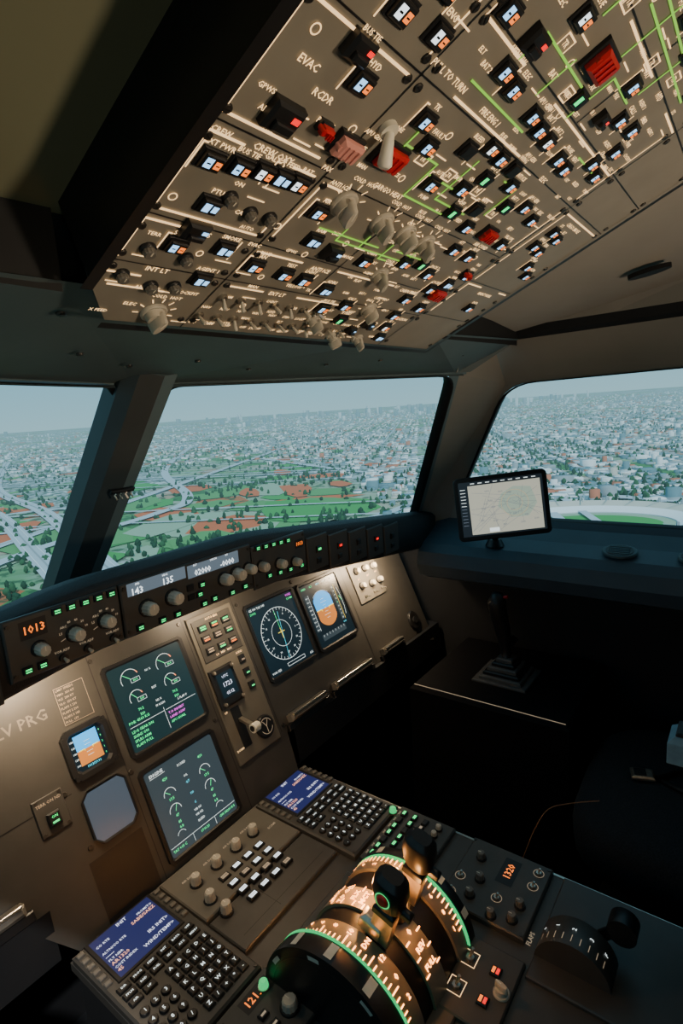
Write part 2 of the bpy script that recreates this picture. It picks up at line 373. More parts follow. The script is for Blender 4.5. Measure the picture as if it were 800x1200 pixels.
for s,nm in ((1,'right'),(-1,'left')):
    q=lambda *p:[mx(a,s) for a in p]
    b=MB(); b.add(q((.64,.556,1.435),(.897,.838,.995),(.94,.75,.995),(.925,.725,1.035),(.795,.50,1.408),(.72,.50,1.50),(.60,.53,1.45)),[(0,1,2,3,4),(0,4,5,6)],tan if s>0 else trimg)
    b.build('trim_2' if s>0 else 'trim_3')
    b=MB(); V=[]; ms=[tan,tan,dark,dark,tan]
    for j,(Yy,_,zo) in enumerate(zceil):
        dz=.02*(.45-Yy)/1.5; Yq=.52 if j==0 else Yy
        for X,Z in [(.795,1.405+dz),(.765,1.45+dz),(.735,1.50+dz),(.72,1.507+dz),(.715,1.525+dz),(.70,zo+.012)]: V.append(mx((X,Yq,Z),s))
    for j in range(4):
        for i in range(5): b.add(V,[(6*j+i,6*j+i+1,6*j+7+i,6*j+6+i)],ms[i])
    b.build('trim_4' if s>0 else 'trim_5')
    b=MB(); Y1=-1.1
    prof=[(.93,1.045),(.915,1.03),(.87,1.005),(.82,.985),(.795,.965),(.785,.93),(.80,.895),(.86,.87),(.985,.85)]
    V=[]
    for X,Z in prof:
        for Yy in (.76,0,Y1): V.append(mx((X,Yy,Z),s))
    for i in range(len(prof)-1): b.add(V,[(3*i,3*i+1,3*i+4,3*i+3),(3*i+1,3*i+2,3*i+5,3*i+4)],ledge if i<7 else dark,I,i<7)
    b.build('window_ledge')
    b=MB()
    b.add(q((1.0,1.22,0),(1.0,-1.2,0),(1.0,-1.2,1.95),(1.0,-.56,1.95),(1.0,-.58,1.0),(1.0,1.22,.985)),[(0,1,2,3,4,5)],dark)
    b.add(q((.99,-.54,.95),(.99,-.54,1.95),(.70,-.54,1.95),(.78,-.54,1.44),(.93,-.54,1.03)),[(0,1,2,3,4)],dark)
    b.build('wall_'+nm)
for i,(Yv,rr,sx) in enumerate([(.25,.026,1.5),(.10,.024,1.4)]):
    b=MB(); M=frame((.845,Yv,1.000),(0,-1,0),(.93,0,.37))
    b.cyl(M,0,0,0,rr,.006,trimg,24,ch=.002,sx=sx); b.cyl(M,0,0,.006,rr*.78,.001,blk,24,sx=sx)
    for k in range(-2,3): b.box(M,0,k*rr*.25,.006,rr*1.8,.002,.002,trimg)
    b.build('air_vent')
b=MB()
hv=[(-.66,.53,1.437),(-.64,.557,1.437),(0,.823,1.437),(.64,.557,1.437),(.66,.53,1.437),(.72,.44,1.50),(.31,.44,1.487),(-.31,.44,1.487),(-.72,.44,1.487)]
b.add(hv,[(0,1,8),(1,2,7,8),(2,3,6,7),(3,4,5,6)],trimg)
V=[(-.66,.545,1.43),(0,.818,1.43),(.66,.545,1.43),(-.66,.57,1.47),(0,.86,1.47),(.66,.57,1.47)]
b.add(V,[(0,1,4,3),(1,2,5,4)],trimg)
for (X,Yv) in [(-.5,.5),(-.42,.53),(-.36,.6),(-.2,.62),(-.1,.68),(.0,.66),(.12,.68),(.25,.62),(.35,.57),(.45,.53),(.55,.5),(-.28,.5),(.4,.47)]:
    z=1.437+(.05)*max(0,(.823-.415*abs(X)-Yv))/(.383-.415*abs(X)+1e-3)
    b.cyl(frame((X,Yv,z-.0005),(1,0,0),(0,-1,.13)),0,0,0,.0045,.003,screwm,10,ch=.001)
b.build('wall_header')
b=MB()
for s in (1,-1):
    q=lambda *p:[mx(a,s) for a in p]
    b.add(q((.305,.445,1.48),(.72,.445,1.487),(.72,.445,1.52),(.305,.445,1.545)),[(0,1,2,3)],dark)
    V=[]
    for Y,zi,zo in zceil: V+=q((.29,Y,zi),(.5,Y,(zi+zo)/2+.008),(.71,Y,zo))
    F=[]
    for i in range(4): F+=[(3*i,3*i+1,3*i+4,3*i+3),(3*i+1,3*i+2,3*i+5,3*i+4)]
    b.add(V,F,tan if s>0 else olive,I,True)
b.add([(-.3,-.1,1.86),(.3,-.1,1.86),(.3,-1.2,1.86),(-.3,-1.2,1.86)],[(0,1,2,3)],olive)
b.add([(-1.1,.5,1.95),(1.1,.5,1.95),(1.1,-1.25,1.95),(-1.1,-1.25,1.95)],[(0,1,2,3)],dark)
b.add([(-.75,.5,1.95),(.75,.5,1.95),(.75,.47,1.49),(-.75,.47,1.49)],[(0,1,2,3)],dark)
b.build('ceiling')
b=MB(); M=frame((.60,.17,1.5725),(0,-1,.15),(1,0,-.17))
b.cyl(M,0,0,-.004,.010,.008,blk,20,sx=3.4); b.build('ceiling_vent')
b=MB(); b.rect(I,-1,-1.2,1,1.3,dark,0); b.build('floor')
b=MB(); b.add([(-1.1,-1.2,0),(1.1,-1.2,0),(1.1,-1.2,1.95),(-1.1,-1.2,1.95)],[(0,1,2,3)],dark); b.build('wall_back')
b=MB(); b.add([(-1,1.22,0),(1,1.22,0),(1,1.22,.985),(-1,1.22,.985)],[(0,1,2,3)],dark); b.build('wall_front')

# ------------------------------------------------------------------ overhead panel
OH=empty('overhead_panel')
O=frame((0,.45,1.4627),(1,0,0),(0,-.9146,.4043))
b=MB(); W=.303; LN=.66
V=[(-.27,0),(.303,0),(.303,LN),(-.303,LN),(-.303,.045)]
n=len(V); VV=[(p[0],p[1],0) for p in V]+[(p[0],p[1],-.09) for p in V]
b.add(VV,[tuple(range(n))],ohpaint,O); b.add(VV,[(i,(i+1)%n,n+(i+1)%n,n+i) for i in range(n)]+[tuple(range(n,2*n))],blk,O)
b.line(O,[(-.305,.045),(-.305,LN)],.010,blk,.003); b.line(O,[(.307,0),(.307,LN)],.010,blk,.003); b.line(O,[(-.27,-.004),(.306,-.004)],.008,blk,.003)
b.build('housing',OH)
b=MB()
seams=[[(-.192,.0),(-.192,LN)],[(.155,0),(.155,LN)],[(-.303,.075),(.155,.075)],[(-.303,.125),(.155,.118)],[(-.303,.205),(-.192,.205)],[(-.192,.200),(.155,.200)],[(-.303,.29),(.303,.29)],[(-.192,.3385),(.303,.3385)],[(.155,.155),(.303,.155)],[(.155,.08),(.303,.08)],[(-.303,.40),(.303,.40)],[(-.303,.5),(.303,.5)],[(-.03,.2),(-.03,.29)],[(.0,.34),(0,.5)],[(-.08,.075),(-.08,.2)]]
for q in seams: b.line(O,q,.0013,blk,.0005)
for X in (-.296,-.199,-.185,.148,.162,.296):
    for a in (.012,.068,.083,.112,.132,.193,.213,.283,.298,.333,.345,.39,.41,.49,.52,.6):
        if X<-.27 and a<.06: continue
        b.cyl(O,X,a,0,.0034,.0015,screwm,10,ch=.0006); b.box(O,X,a,.0015,.005,.001,.0003,blk,rot=random.random()*3)
b.build('seams_and_screws',OH)
def korry(b,x,a,kind=0,w=.0158,h=.0122):
    b.box(O,x,a,0,w+.0035,h+.0035,.002,blk,.0007); b.box(O,x,a,.002,w,h,.003,blk,.001)
    if kind==0: L,Rr=bluel,orl
    elif kind==1: L,Rr=whitel,orl
    elif kind==2: L,Rr=grl,blk
    elif kind==3: L,Rr=redl,creamd
    elif kind==4: L,Rr=bluel,bluel
    else: L,Rr=blk,blk
    b.rect(O,x-w*.40,a-h*.30,x-w*.04,a+h*.32,L,.0052); b.rect(O,x+w*.08,a-h*.22,x+w*.38,a+h*.25,Rr,.0052)
    if kind<2:
        b.rect(O,x-w*.32,a-h*.04,x-w*.12,a+h*.06,blk,.0054); b.rect(O,x+w*.14,a-h*.03,x+w*.32,a+h*.05,blk,.0054)
words=['GEN 1','PACK 2','ENG 1','HYD','BLUE','YELLOW','ELEC','APU GEN','BAT 1','BAT 2','FUEL','PUMP','TK','BLEED','FAULT','AUTO','ON','OFF','MAN','ANTI ICE','WING','PROBE','HEAT','PAX','OXY','CALLS','EMER','EXT PWR','BUS TIE','GALY','X FEED','RAT','PTU','AIR','RAM','CABIN','FAN','SMOKE','AGENT 1','SQUIB','TEST','LIGHT','ADIRS','NAV','ATT','IR 1','DATA','SYS','ELT','GPWS','TERR','FLAP','RCDR','EVAC','COCKPIT','CREW']
btn=[(-.243,.307,1),(-.228,.330,1),(-.207,.311,1),(-.229,.266,0),(-.115,.375,1),(-.132,.324,0),(-.108,.321,0),(-.060,.319,0),(-.035,.316,0),(-.009,.315,1),(-.064,.284,1),(-.040,.282,0),(-.155,.270,0),(-.087,.272,5),(-.13,.257,0),(-.085,.234,0),(-.043,.244,0),(-.02,.222,2),(.006,.235,5),(.014,.270,0),(-.010,.282,5),(.033,.312,0),(.058,.310,0),(-.033,.349,2),(.010,.383,0),(.048,.365,0),(.082,.369,0),(-.284,.179,0),(-.262,.182,0),(-.243,.185,1),(-.226,.186,4),(-.209,.187,1),(-.262,.146,4),(-.168,.171,0),(-.145,.143,4),(-.059,.137,0),(-.188+.01,.099,0),(-.221,.110,4),(-.217,.071,4),(-.262,.102,0),(-.138,.097,0),(-.108,.095,0),(-.067,.088,4),(.025,.215,0),(.051,.186,0),(.113,.043,1),(.245,.110,0),(.19,.258,0),(.215,.253,0),(.19,.233,0),(.215,.229,0),(.24,.205,0),(.268,.192,0),(.08,.10,0),(.10,.125,0),(.13,.09,0),(.135,.16,0),(.06,.145,0),(.03,.155,2),(.0,.15,0),(.09,.185,0),(.12,.215,0),(.115,.255,0),(.075,.262,0),(.045,.252,2),(-.03,.262,2),(-.175,.345,0),(-.16,.375,0),(-.18,.425,1),(-.15,.43,0),(-.12,.44,1),(-.09,.43,0),(-.05,.44,0),(-.02,.43,0),(.03,.425,0),(.06,.43,0),(.1,.42,0),(.13,.44,0),(-.24,.36,0),(-.21,.37,0),(-.25,.43,0),(.09,.33,0),(.12,.325,0),(.1,.35,0),(-.04,.06,0),(-.01,.07,0),(.01,.045,2),(.07,.045,5),(.13,.02,4),(.10,.068,0),(.12,.14,4)]
b=MB()
for i,(x,a,k) in enumerate(btn): korry(b,x,a,k)
for x,a,L in [(-.262,.225,.032),(-.112,.137,.026),(-.258,.122,.026),(-.250,.280,.024),(-.135,.347,.026),(.02,.355,.02),(.07,.045,.02),(.050,.03,.018)]:
    b.box(O,x,a,0,L*.8,L*.62,.007,blk,.002); b.box(O,x,a-L*.1,.007,L*.5,L*.2,.003,blk,.001); b.rect(O,x+L*.1,a+L*.05,x+L*.3,a+L*.18,bluel if a<.2 else redl,.0073)
b.build('push_buttons',OH)
b=MB()
for x,a,m,L in [(-.156,.237,redm,.040),(-.057,.372,redm,.044),(.070,.220,redm,.034),(.122,.122,redm,.038),(-.200,.228,pinkm,.034),(-.228,.232,redm,.015),(.128,.165,redm,.016)]:
    b.box(O,x,a,0,L*.8,L*.55,.004,blk,.001); b.box(O,x,a,.004,L*.68,L*.42,.006,m,.0025); b.cyl(O,x-L*.3,a,.003,.0022,.006,m,8)
    for k in (-1,0,1): b.box(O,x+k*L*.16,a,.010,L*.05,L*.30,.0012,m)
b.build('guarded_switches',OH)
def knob(b,M,x,a,r=.013,h=.02,m=knobm,rot=None,ptr=True):
    rot=random.uniform(-.6,.6) if rot is None else rot
    b.cyl(M,x,a,0,r*1.1,.003,m,20,ch=.001)
    T=M@Matrix.Translation((x,a,0))@Matrix.Rotation(rot,4,'Z')
    b.cyl(T,0,0,.003,r*.85,h*.35,m,18,r2=r*.75)
    V=[];ns=12
    for z,sc in ((.003+h*.25,1),(h*.9,.92),(h,.8)):
        for i in range(ns):
            t=2*math.pi*i/ns; V.append((r*.40*sc*math.cos(t),r*1.05*sc*math.sin(t),z))
    b.add(V,[(k*ns+i,k*ns+(i+1)%ns,(k+1)*ns+(i+1)%ns,(k+1)*ns+i) for k in range(2) for i in range(ns)],m,T,True); b.add(V[2*ns:],[tuple(range(ns))],m,T)
    if ptr: b.rect(T,-.0008,0,.0008,r*.8,whitem,h+.0003)
def rknob(b,M,x,a,r=.009,h=.016,m=knobd):
    b.cyl(M,x,a,0,r*1.25,.003,blk,18,ch=.001)
    seg=24; V=[]
    for z,rr in ((.003,r),(h*.85,r*.92),(h,r*.78)):
        for i in range(seg): k=1 if i%2 else .93; V.append((x+rr*k*math.cos(2*math.pi*i/seg),a+rr*k*math.sin(2*math.pi*i/seg),z))
    b.add(V,[(k*seg+i,k*seg+(i+1)%seg,(k+1)*seg+(i+1)%seg,(k+1)*seg+i) for k in range(2) for i in range(seg)],m,M); b.add(V[2*seg:],[tuple(range(seg))],m,M)
    b.rect(M,x-.0006,a,x+.0006,a+r*.75,whitem,h+.0003)
b=MB()
for x,a,r in [(-.232,.018,.011),(-.151,.186,.0115),(-.090,.183,.011),(-.046,.181,.011),(-.004,.179,.011),(-.014,.125,.010),(-.032,.038,.009),(.038,.070,.010),(.035,.010,.008),(.09,.010,.008),(.12,.45,.011),(-.22,.46,.011)]: knob(b,O,x,a,r,.017)
for x,a in [(-.285,.06),(-.255,.052),(-.235,.056),(-.245,.090),(-.28,.092),(-.25,.156),(-.225,.149),(-.205,.15)]: rknob(b,O,x,a,.0052,.007,knobd)
b.build('selector_knobs',OH)
b=MB()
def toggle(b,M,x,a,m=metal,L=.013,tilt=.3,R_=.0022):
    b.cyl(M,x,a,0,.0045,.003,metal,6); T=M@Matrix.Translation((x,a,.003))@Matrix.Rotation(tilt,4,'X'); b.cyl(T,0,0,0,.0014,L,m,8,r2=R_,ch=.0008)
for i in range(12):
    toggle(b,O,-.185+i*.022,.022,tilt=random.choice([-.35,.35]),m=knobm,L=.010)
    if i<7: toggle(b,O,-.178+i*.023,.052,tilt=random.choice([-.35,.35]),m=knobm,L=.010)
b.cyl(O,-.178,.252,0,.007,.004,whitem,16); T=O@Matrix.Translation((-.178,.252,.004))@Matrix.Rotation(.7,4,'X'); b.cyl(T,0,0,0,.0035,.022,whitem,12,r2=.0055,ch=.002)
b.build('toggle_switches',OH)
b=MB()
occ=[]
for i,(x,a,k) in enumerate(btn):
    b.text(O,x,a+.0118,.0058,words[i%len(words)],cream); occ.append((x,a))
    if i%3==0: b.line(O,[(x-.012,a-.011),(x-.012,a+.010),(x-.009,a+.010)],.0012,cream)
    if i%4==1: b.line(O,[(x+.012,a-.011),(x+.012,a+.010)],.0012,cream)
for x,a,r in [(-.151,.186,.0115),(-.090,.183,.011),(-.046,.181,.011),(-.004,.179,.011),(-.014,.125,.010),(.038,.07,.010),(-.232,.018,.011),(-.032,.038,.009)]:
    for k in range(-3,4): t=math.radians(90+k*32); b.line(O,[(x+1.4*r*math.cos(t),a+1.4*r*math.sin(t)),(x+1.8*r*math.cos(t),a+1.8*r*math.sin(t))],.0011,cream)
    b.text(O,x,a+r*2.1,.0055,'COLD  HOT',cream); occ.append((x,a))
titles=[(-.25,.1185,'CALLS'),(-.245,.2,'CREW OXY'),(-.245,.247,'RCDR'),(-.12,.212,'CARGO HEAT'),(-.1,.112,'ANTI ICE'),(.07,.112,'CABIN PRESS'),(-.12,.068,'EXT LT'),(-.02,.026,'SIGNS'),(.09,.203,'AIR COND'),(-.1,.299,'FIRE ENG 1'),(.05,.292,'ELEC'),(.1,.236,'APU'),(-.1,.397,'FUEL'),(.06,.397,'HYD'),(.22,.275,'CARGO SMOKE'),(.24,.14,'MAINT PANEL'),(-.085,.345,'BAT'),(-.24,.342,'ADIRS'),(-.24,.39,'IR 2'),(-.1,.46,'GPWS'),(.06,.46,'EMER ELEC'),(.23,.22,'SHED'),(.12,.062,'VENTILATION'),(-.26,.072,'INT LT'),(-.27,.258,'EVAC'),(-.17,.3,'PULL TO TURN')]
for x,a,t in titles: b.text(O,x,a,.0070,t,cream); occ.append((x,a)); occ.append((x+.016,a)); occ.append((x-.016,a))
for (x0,a0,x1) in [(-.298,.197,-.27),(-.222,.197,-.2),(-.298,.12,-.27),(-.298,.285,-.2),(-.187,.195,-.165),(-.187,.115,-.13),(-.185,.068,-.14),(-.09,.068,-.0),(-.075,.115,.03),(-.187,.335,-.12),(-.05,.335,.15),(-.187,.393,-.12),(-.07,.397,.02),(.1,.397,.15),(.165,.150,.205),(.27,.15,.295),(-.298,.062,-.27),(-.29,.0475,-.24),(-.29,.37,-.26),(-.15,.293,-.02),(.165,.283,.295),(-.298,.211,-.21),(-.298,.131,-.2)]:
    b.line(O,[(x0,a0),(x1,a0)],.0020,cream)
for (x,a0,a1) in [(-.298,.131,.197),(-.298,.211,.285),(-.298,.08,.12),(-.187,.13,.195),(.149,.21,.28),(.165,.16,.28),(-.2,.3,.38),(.145,.3,.39),(-.2,.131,.15),(.165,.09,.15)]: b.line(O,[(x,a0),(x,a1)],.0016,cream)
for i in range(700):
    x=random.uniform(-.29,.145); a=random.uniform(.008,.48)
    if min(max(abs(x-q[0])*.70,abs(a-q[1])) for q in occ)<.0108: continue
    occ.append((x,a)); r_=random.random()
    if r_<.64: b.text(O,x,a,random.choice([.0050,.0056]),random.choice(words),cream)
    elif r_<.92: b.line(O,[(x-.008,a),(x+.008,a)],.0012,cream)
    else: b.arc(O,x,a,.0030,.0009,0,360,cream,seg=14)
for i in range(12):
    b.text(O,-.185+i*.022,.035,.0052,random.choice(['ON','STBY','WING','NAV','STROBE','BEACON','LAND','NOSE','TAXI','LOGO']),cream); b.text(O,-.185+i*.022,.010,.0050,'OFF',cream)
b.build('legends',OH)
b=MB()
G_=[[(-.15,.250),(-.10,.250),(-.10,.24),(-.05,.24)],[(-.10,.24),(-.10,.215),(-.02,.215)],[(-.15,.262),(-.15,.245)],[(-.06,.27),(-.06,.225),(0,.225)],[(.0,.27),(.03,.27),(.03,.235)],
[(-.12,.165),(-.12,.15),(.0,.15),(0,.165)],[(-.085,.165),(-.085,.15)],[(-.044,.165),(-.044,.145),(-.03,.145)],[(-.15,.157),(-.06,.157)],[(-.03,.16),(.02,.16)],
[(-.13,.335),(-.13,.355),(-.02,.355)],[(-.08,.33),(-.08,.36)],[(-.02,.335),(-.02,.375),(.03,.375)],[(-.15,.307),(-.05,.307)],
[(-.10,.385),(-.10,.42),(.04,.42)],[(-.07,.41),(.10,.41)],[(-.04,.385),(-.04,.44)],[(.03,.385),(.03,.44),(.08,.44)],[(.06,.325),(.13,.325)]]
for q in G_: b.line(O,q,.0018,grline,.0009)
for x,a in [(-.12,.248),(-.075,.248),(-.02,.25),(.04,.24),(-.105,.36),(-.05,.345),(-.09,.4),(.0,.4),(.05,.41)]:
    b.line(O,[(x-.007,a-.005),(x+.007,a-.005),(x+.007,a+.005),(x-.007,a+.005)],.0012,cream,closed=True); b.text(O,x,a,.006,'TR',cream)
b.build('synoptic_lines',OH)

# ------------------------------------------------------------------ glareshield
GS=empty('glareshield')
def off(x): return -.085*max(0,(abs(x)-.17)/.66)
b=MB(); xs=[-.9+.05*i for i in range(37)]
prof=lambda x:[(.93,1.035+off(x)),(.765,1.05+off(x)),(.757,1.058+off(x)),(.757,1.140+off(x)),(.764,1.150+off(x)),(.79,1.156+off(x)),(.84,1.146+off(x)),(max(.845,1.16-.412*abs(x)),1.0)]
V=[];n=8
for x in xs: V+=[(x,y,z) for y,z in prof(x)]
F=[(i*n+k,i*n+k+1,(i+1)*n+k+1,(i+1)*n+k) for i in range(len(xs)-1) for k in range(n-1)]
b.add(V,F,leather,I,True); b.build('hood',GS)
G=frame((0,.7565,1.0),(1,0,0),(0,0,1))
b=MB()
plates=[(-.283,-.122),(-.119,.149),(.152,.305)]
for x0,x1 in plates:
    o_=off((x0+x1)/2) if x0>.1 else 0
    b.box(G,(x0+x1)/2,.098+o_,0,x1-x0,.084,.006,gpaint,.002)
    for X in (x0+.006,x1-.006):
        for Z in (.064,.132): b.cyl(G,X,Z+o_,.006,.003,.0015,screwm,8)
for i in range(5):
    x0=.31+i*.075; o_=off(x0+.035); b.box(G,x0+.036,.098+o_,0,.07,.075,.005,gpaint,.002)
    b.box(G,x0+.036,.105+o_,.005,.014,.014,.005,blk,.002)
    if i in (0,1,3): b.rect(G,x0+.031,.103+o_,x0+.041,.108+o_,redl if i%2 else grl,.0103)
    b.box(G,x0+.036,.08+o_,.005,.014,.012,.004,blk,.002)
for i in range(3): x0=-.29-.075*(i+1); b.box(G,x0+.036,.098+off(x0),0,.07,.075,.005,gpaint,.002)
z6=.0062; G6=G@Matrix.Translation((0,0,.006))
b.rect(G,-.264,.108,-.229,.133,blk,z6); b.text(G,-.2465,.1205,.015,'1013',orl,.007)
for x,z,r in [(-.243,.091,.009),(-.195,.094,.010),(-.148,.096,.010)]: rknob(b,G6,x,z,r,.018,knobm)
def gbtn(x,z,lit=True,w=.013,h=.010,t=None):
    b.box(G,x,z,.006,w,h,.004,blk,.001)
    if lit: b.rect(G,x-w*.30,z-h*.28,x+w*.30,z-h*.10,grl,.0103); b.rect(G,x-w*.30,z+h*.04,x+w*.30,z+h*.22,grl,.0103)
for i in range(5): gbtn(-.214+i*.020,.133)
for x,z in [(-.262,.068),(-.243,.068)]: gbtn(x,z)
for x in (-.215,-.18,-.14): 
    b.cyl(G,x,.066,.006,.006,.004,blk,12); toggle(b,G6,x,.066,knobm,.010,.3,.003)
    b.text(G,x,.076,.005,'VOR ADF',creamd,z6)
for x in (-.195,-.148):
    for k in range(6): t=math.radians(15+k*30); b.text(G,x+.019*math.cos(t),.095+.018*math.sin(t),.0048,['10','20','40','80','ARC','LS'][k],creamd,z6)
    b.line(G,[(x-.019,.089),(x-.013,.091)],.0008,creamd,z6)
b.rect(G,-.108,.118,.000,.138,fcul,z6); b.rect(G,.004,.114,.118,.136,fcul,z6)
for x,t in [(-.092,'143'),(-.036,'135')]: b.text(G,x,.124,.015,t,whitel,.0068)
for x,t in [(.035,'02000'),(.09,'-0000')]: b.text(G,x,.121,.014,t,whitel,.0068)
for x,t in [(-.09,'SPD'),(-.04,'HDG'),(.02,'ALT'),(.06,'LVL/CH'),(.09,'V/S')]: b.text(G,x,.1345,.0045,t,whitel,.0068)
for x,z,r in [(-.079,.092,.0115),(-.031,.094,.0115),(.078,.093,.011),(.108,.094,.012),(.137,.096,.010)]: rknob(b,G6,x,z,r,.020,knobm)
for x,z in [(-.095,.066),(-.055,.064),(-.026,.064),(.005,.083),(.022,.083),(.029,.098),(.005,.099),(.029,.064),(.093,.064),(.125,.066),(.052,.066)]: gbtn(x,z,z<.07 or x>.02)
for x,z,r in [(.172,.091,.010),(.221,.090,.010),(.266,.088,.009)]: rknob(b,G@Matrix.Translation((0,off(x),.006)),x,z,r,.018,knobm)
for i in range(5): gbtn(.166+i*.021,.128-.001*i)
for x,z in [(.19,.068),(.22,.066),(.25,.064),(.285,.063)]: gbtn(x,z,i%2==0)
b.rect(G,.272,.10,.298,.118,blk,z6); b.text(G,.285,.109,.011,'1013',orl,.007)
b.build('flight_control_unit',GS)

# ------------------------------------------------------------------ main instrument panel
IP=empty('instrument_panel')
M=frame((0,.777,.602),(1,0,0),(0,.3915,.9202))
b=MB()
outl=[(-.34,.12),(-.25,0),(.25,0),(.26,.085),(.80,.085),(.93,.04),(.93,.36),(.82,.40),(.3,.425),(-.34,.425)]
b.poly(M,outl,mpaint,0); n=len(outl)
V=[(p[0],p[1],0) for p in outl]+[(p[0],p[1],-.03) for p in outl]; b.add(V,[(i,n+i,n+(i+1)%n,(i+1)%n) for i in range(n)],blk,M)
b.poly(M,[(-.9,.12),(-.34,.12),(-.34,.425),(-.9,.36)],mpaint,0)
for q in [[(-.095,0),(-.095,.42)],[(.108,0),(.108,.42)],[(.245,.09),(.245,.41)],[(.63,.09),(.63,.39)],[(-.34,.21),(-.19,.21)]]: b.line(M,q,.0015,blk,.0005)
for p in [(-.09,.395),(.1,.395),(-.09,.19),(.1,.19),(.255,.385),(.44,.385),(.615,.38),(.255,.1),(.615,.1),(-.2,.40),(-.2,.215),(-.19,.12),(.125,.39),(.235,.385)]: b.cyl(M,p[0],p[1],0,.0045,.002,screwm,10,ch=.0008)
b.text(M,-.224,.345,.025,'LV PRG',regm,.001)
b.poly(M,[(-.20,.0),(-.105,.0),(-.105,.10),(-.20,.10)],blk,.0006)
b.build('panel_face',IP)
def bezel(b,x0,y0,x1,y1,bg,rim=.009,oct=0,h=.006):
    X0,Y0,X1,Y1=x0-rim,y0-rim,x1+rim,y1+rim; c=oct or .004
    def o8(x0,y0,x1,y1,c): return [(x0+c,y0),(x1-c,y0),(x1,y0+c),(x1,y1-c),(x1-c,y1),(x0+c,y1),(x0,y1-c),(x0,y0+c)]
    A=o8(X0,Y0,X1,Y1,c+.003); B=o8(x0-.003,y0-.003,x1+.003,y1+.003,c*.8); Cc=o8(x0,y0,x1,y1,c*.8)
    V=[(*p,0) for p in A]+[(*p,h) for p in A]+[(*p,h) for p in B]+[(*p,.003) for p in Cc]
    F=[(k*8+i,k*8+(i+1)%8,k*8+8+(i+1)%8,k*8+8+i) for k in range(3) for i in range(8)]
    b.add(V,F,blk,M); b.poly(M,Cc,bg,.003)
Z=.0036
def gauge(b,cx,cy,r,val,lab=None):
    b.arc(M,cx,cy,r,.0009,20,200,dw,Z); b.arc(M,cx,cy,r,.0018,20,40,orl,Z,4)
    t=math.radians(200-val*180); b.line(M,[(cx,cy),(cx+r*math.cos(t),cy+r*math.sin(t))],.0010,dg,Z)
    b.line(M,[(cx,cy-.001),(cx+.018,cy-.001),(cx+.018,cy-.008),(cx,cy-.008)],.0006,dw,Z,True)
    if lab: b.text(M,cx+.009,cy-.0045,.0055,lab,dg,Z+.0002)
b=MB(); bezel(b,-.073,.213,.083,.366,ebg)
for cx in (-.035,.04):
    gauge(b,cx,.337,.018,.35,'80.0'); gauge(b,cx,.301,.014,.4,'500'); b.text(M,cx,.280,.0065,'70.2',dg,Z); b.text(M,cx,.271,.0065,'320',dg,Z)
for t,y in (('N1 %',.340),('EGT',.305),('N2 %',.280),('FF KG/H',.271)): b.text(M,.003,y,.0055,t,dw,Z)
b.line(M,[(-.066,.256),(.006,.256)],.0007,dw,Z); b.line(M,[(.006,.262),(.006,.222)],.0007,dw,Z); b.line(M,[(.01,.256),(.078,.256)],.0007,dw,Z)
b.text(M,-.066,.264,.007,'FOB: 4560 KG',dg,Z,'l'); b.text(M,.05,.264,.006,'S FLAP F',dw,Z)
for i,t in enumerate(['LDG GEAR DN','SIGNS ON','SPLRS ARM','FLAPS FULL']): b.text(M,-.066,.248-i*.0082,.0068,t,dg,Z,'l')
for i,t in enumerate(['T.O INHIBIT','LAND ASAP','APU AVAIL']): b.text(M,.012,.248-i*.0085,.0066,t,dm if i<2 else dg,Z,'l')
b.build('upper_system_display',IP)
b=MB(); bezel(b,-.074,.020,.077,.173,sbg)  # lighter grey stands for a reflection, put into the display's glow colour
b.text(M,-.066,.164,.008,'ENGINE',dw,Z,'l'); b.line(M,[(-.066,.159),(-.035,.159)],.0006,dw,Z); b.text(M,.0,.155,.006,'F.USED',dw,Z)
for cx in (-.04,.04):
    b.text(M,cx,.147,.0068,'420',dg,Z); b.arc(M,cx,.118,.012,.0009,0,180,dw,Z); b.line(M,[(cx,.118),(cx-.008,.126)],.0009,dg,Z); b.text(M,cx,.110,.0065,'17.5',dg,Z)
    b.arc(M,cx,.088,.012,.0009,0,180,dw,Z); b.line(M,[(cx,.088),(cx+.005,.098)],.0009,dg,Z); b.text(M,cx,.080,.0065,'47',dg,Z); b.text(M,cx,.068,.0065,'85',dg,Z); b.text(M,cx,.059,.0065,'0.8',dg,Z)
    b.arc(M,cx*1.1,.045,.009,.0007,20,160,dw,Z)
for t,y in (('OIL',.132),('QT',.120),('PSI',.098),('C',.080),('VIB N1',.068),('VIB N2',.059),('BLEED',.048)): b.text(M,0,y,.0055,t,dc if t in('QT','PSI','C') else dw,Z)
b.line(M,[(-.072,.036),(.075,.036)],.0007,dw,Z); b.text(M,-.070,.029,.006,'TAT +15 C',dg,Z,'l'); b.text(M,.072,.029,.006,'GW 58200 KG',dg,Z,'r'); b.text(M,0,.029,.006,'17 H 23',dg,Z)
for x in (-.025,.025): b.line(M,[(x,.036),(x,.022)],.0006,dw,Z)
b.build('lower_system_display',IP)
b=MB(); bezel(b,.273,.200,.424,.367,nbg); cx,cy=.348,.283
b.arc(M,cx,cy,.062,.0011,0,360,dw,Z,48); b.arc(M,cx,cy,.031,.0008,0,360,dw,Z,32)
for k in range(36):
    t=math.radians(10*k); r2=.056 if k%3 else .053; b.line(M,[(cx+.062*math.cos(t),cy+.062*math.sin(t)),(cx+r2*math.cos(t),cy+r2*math.sin(t))],.0008,dw,Z)
for k in range(12): t=math.radians(30*k); b.text(M,cx+.047*math.cos(t),cy+.047*math.sin(t),.006,str(k*3),dw,Z)
b.line(M,[(cx,cy-.012),(cx,cy+.012)],.0015,dy,Z); b.line(M,[(cx-.01,cy+.003),(cx+.01,cy+.003)],.0015,dy,Z); b.line(M,[(cx,cy+.012),(cx,cy+.055)],.0009,dg,Z)
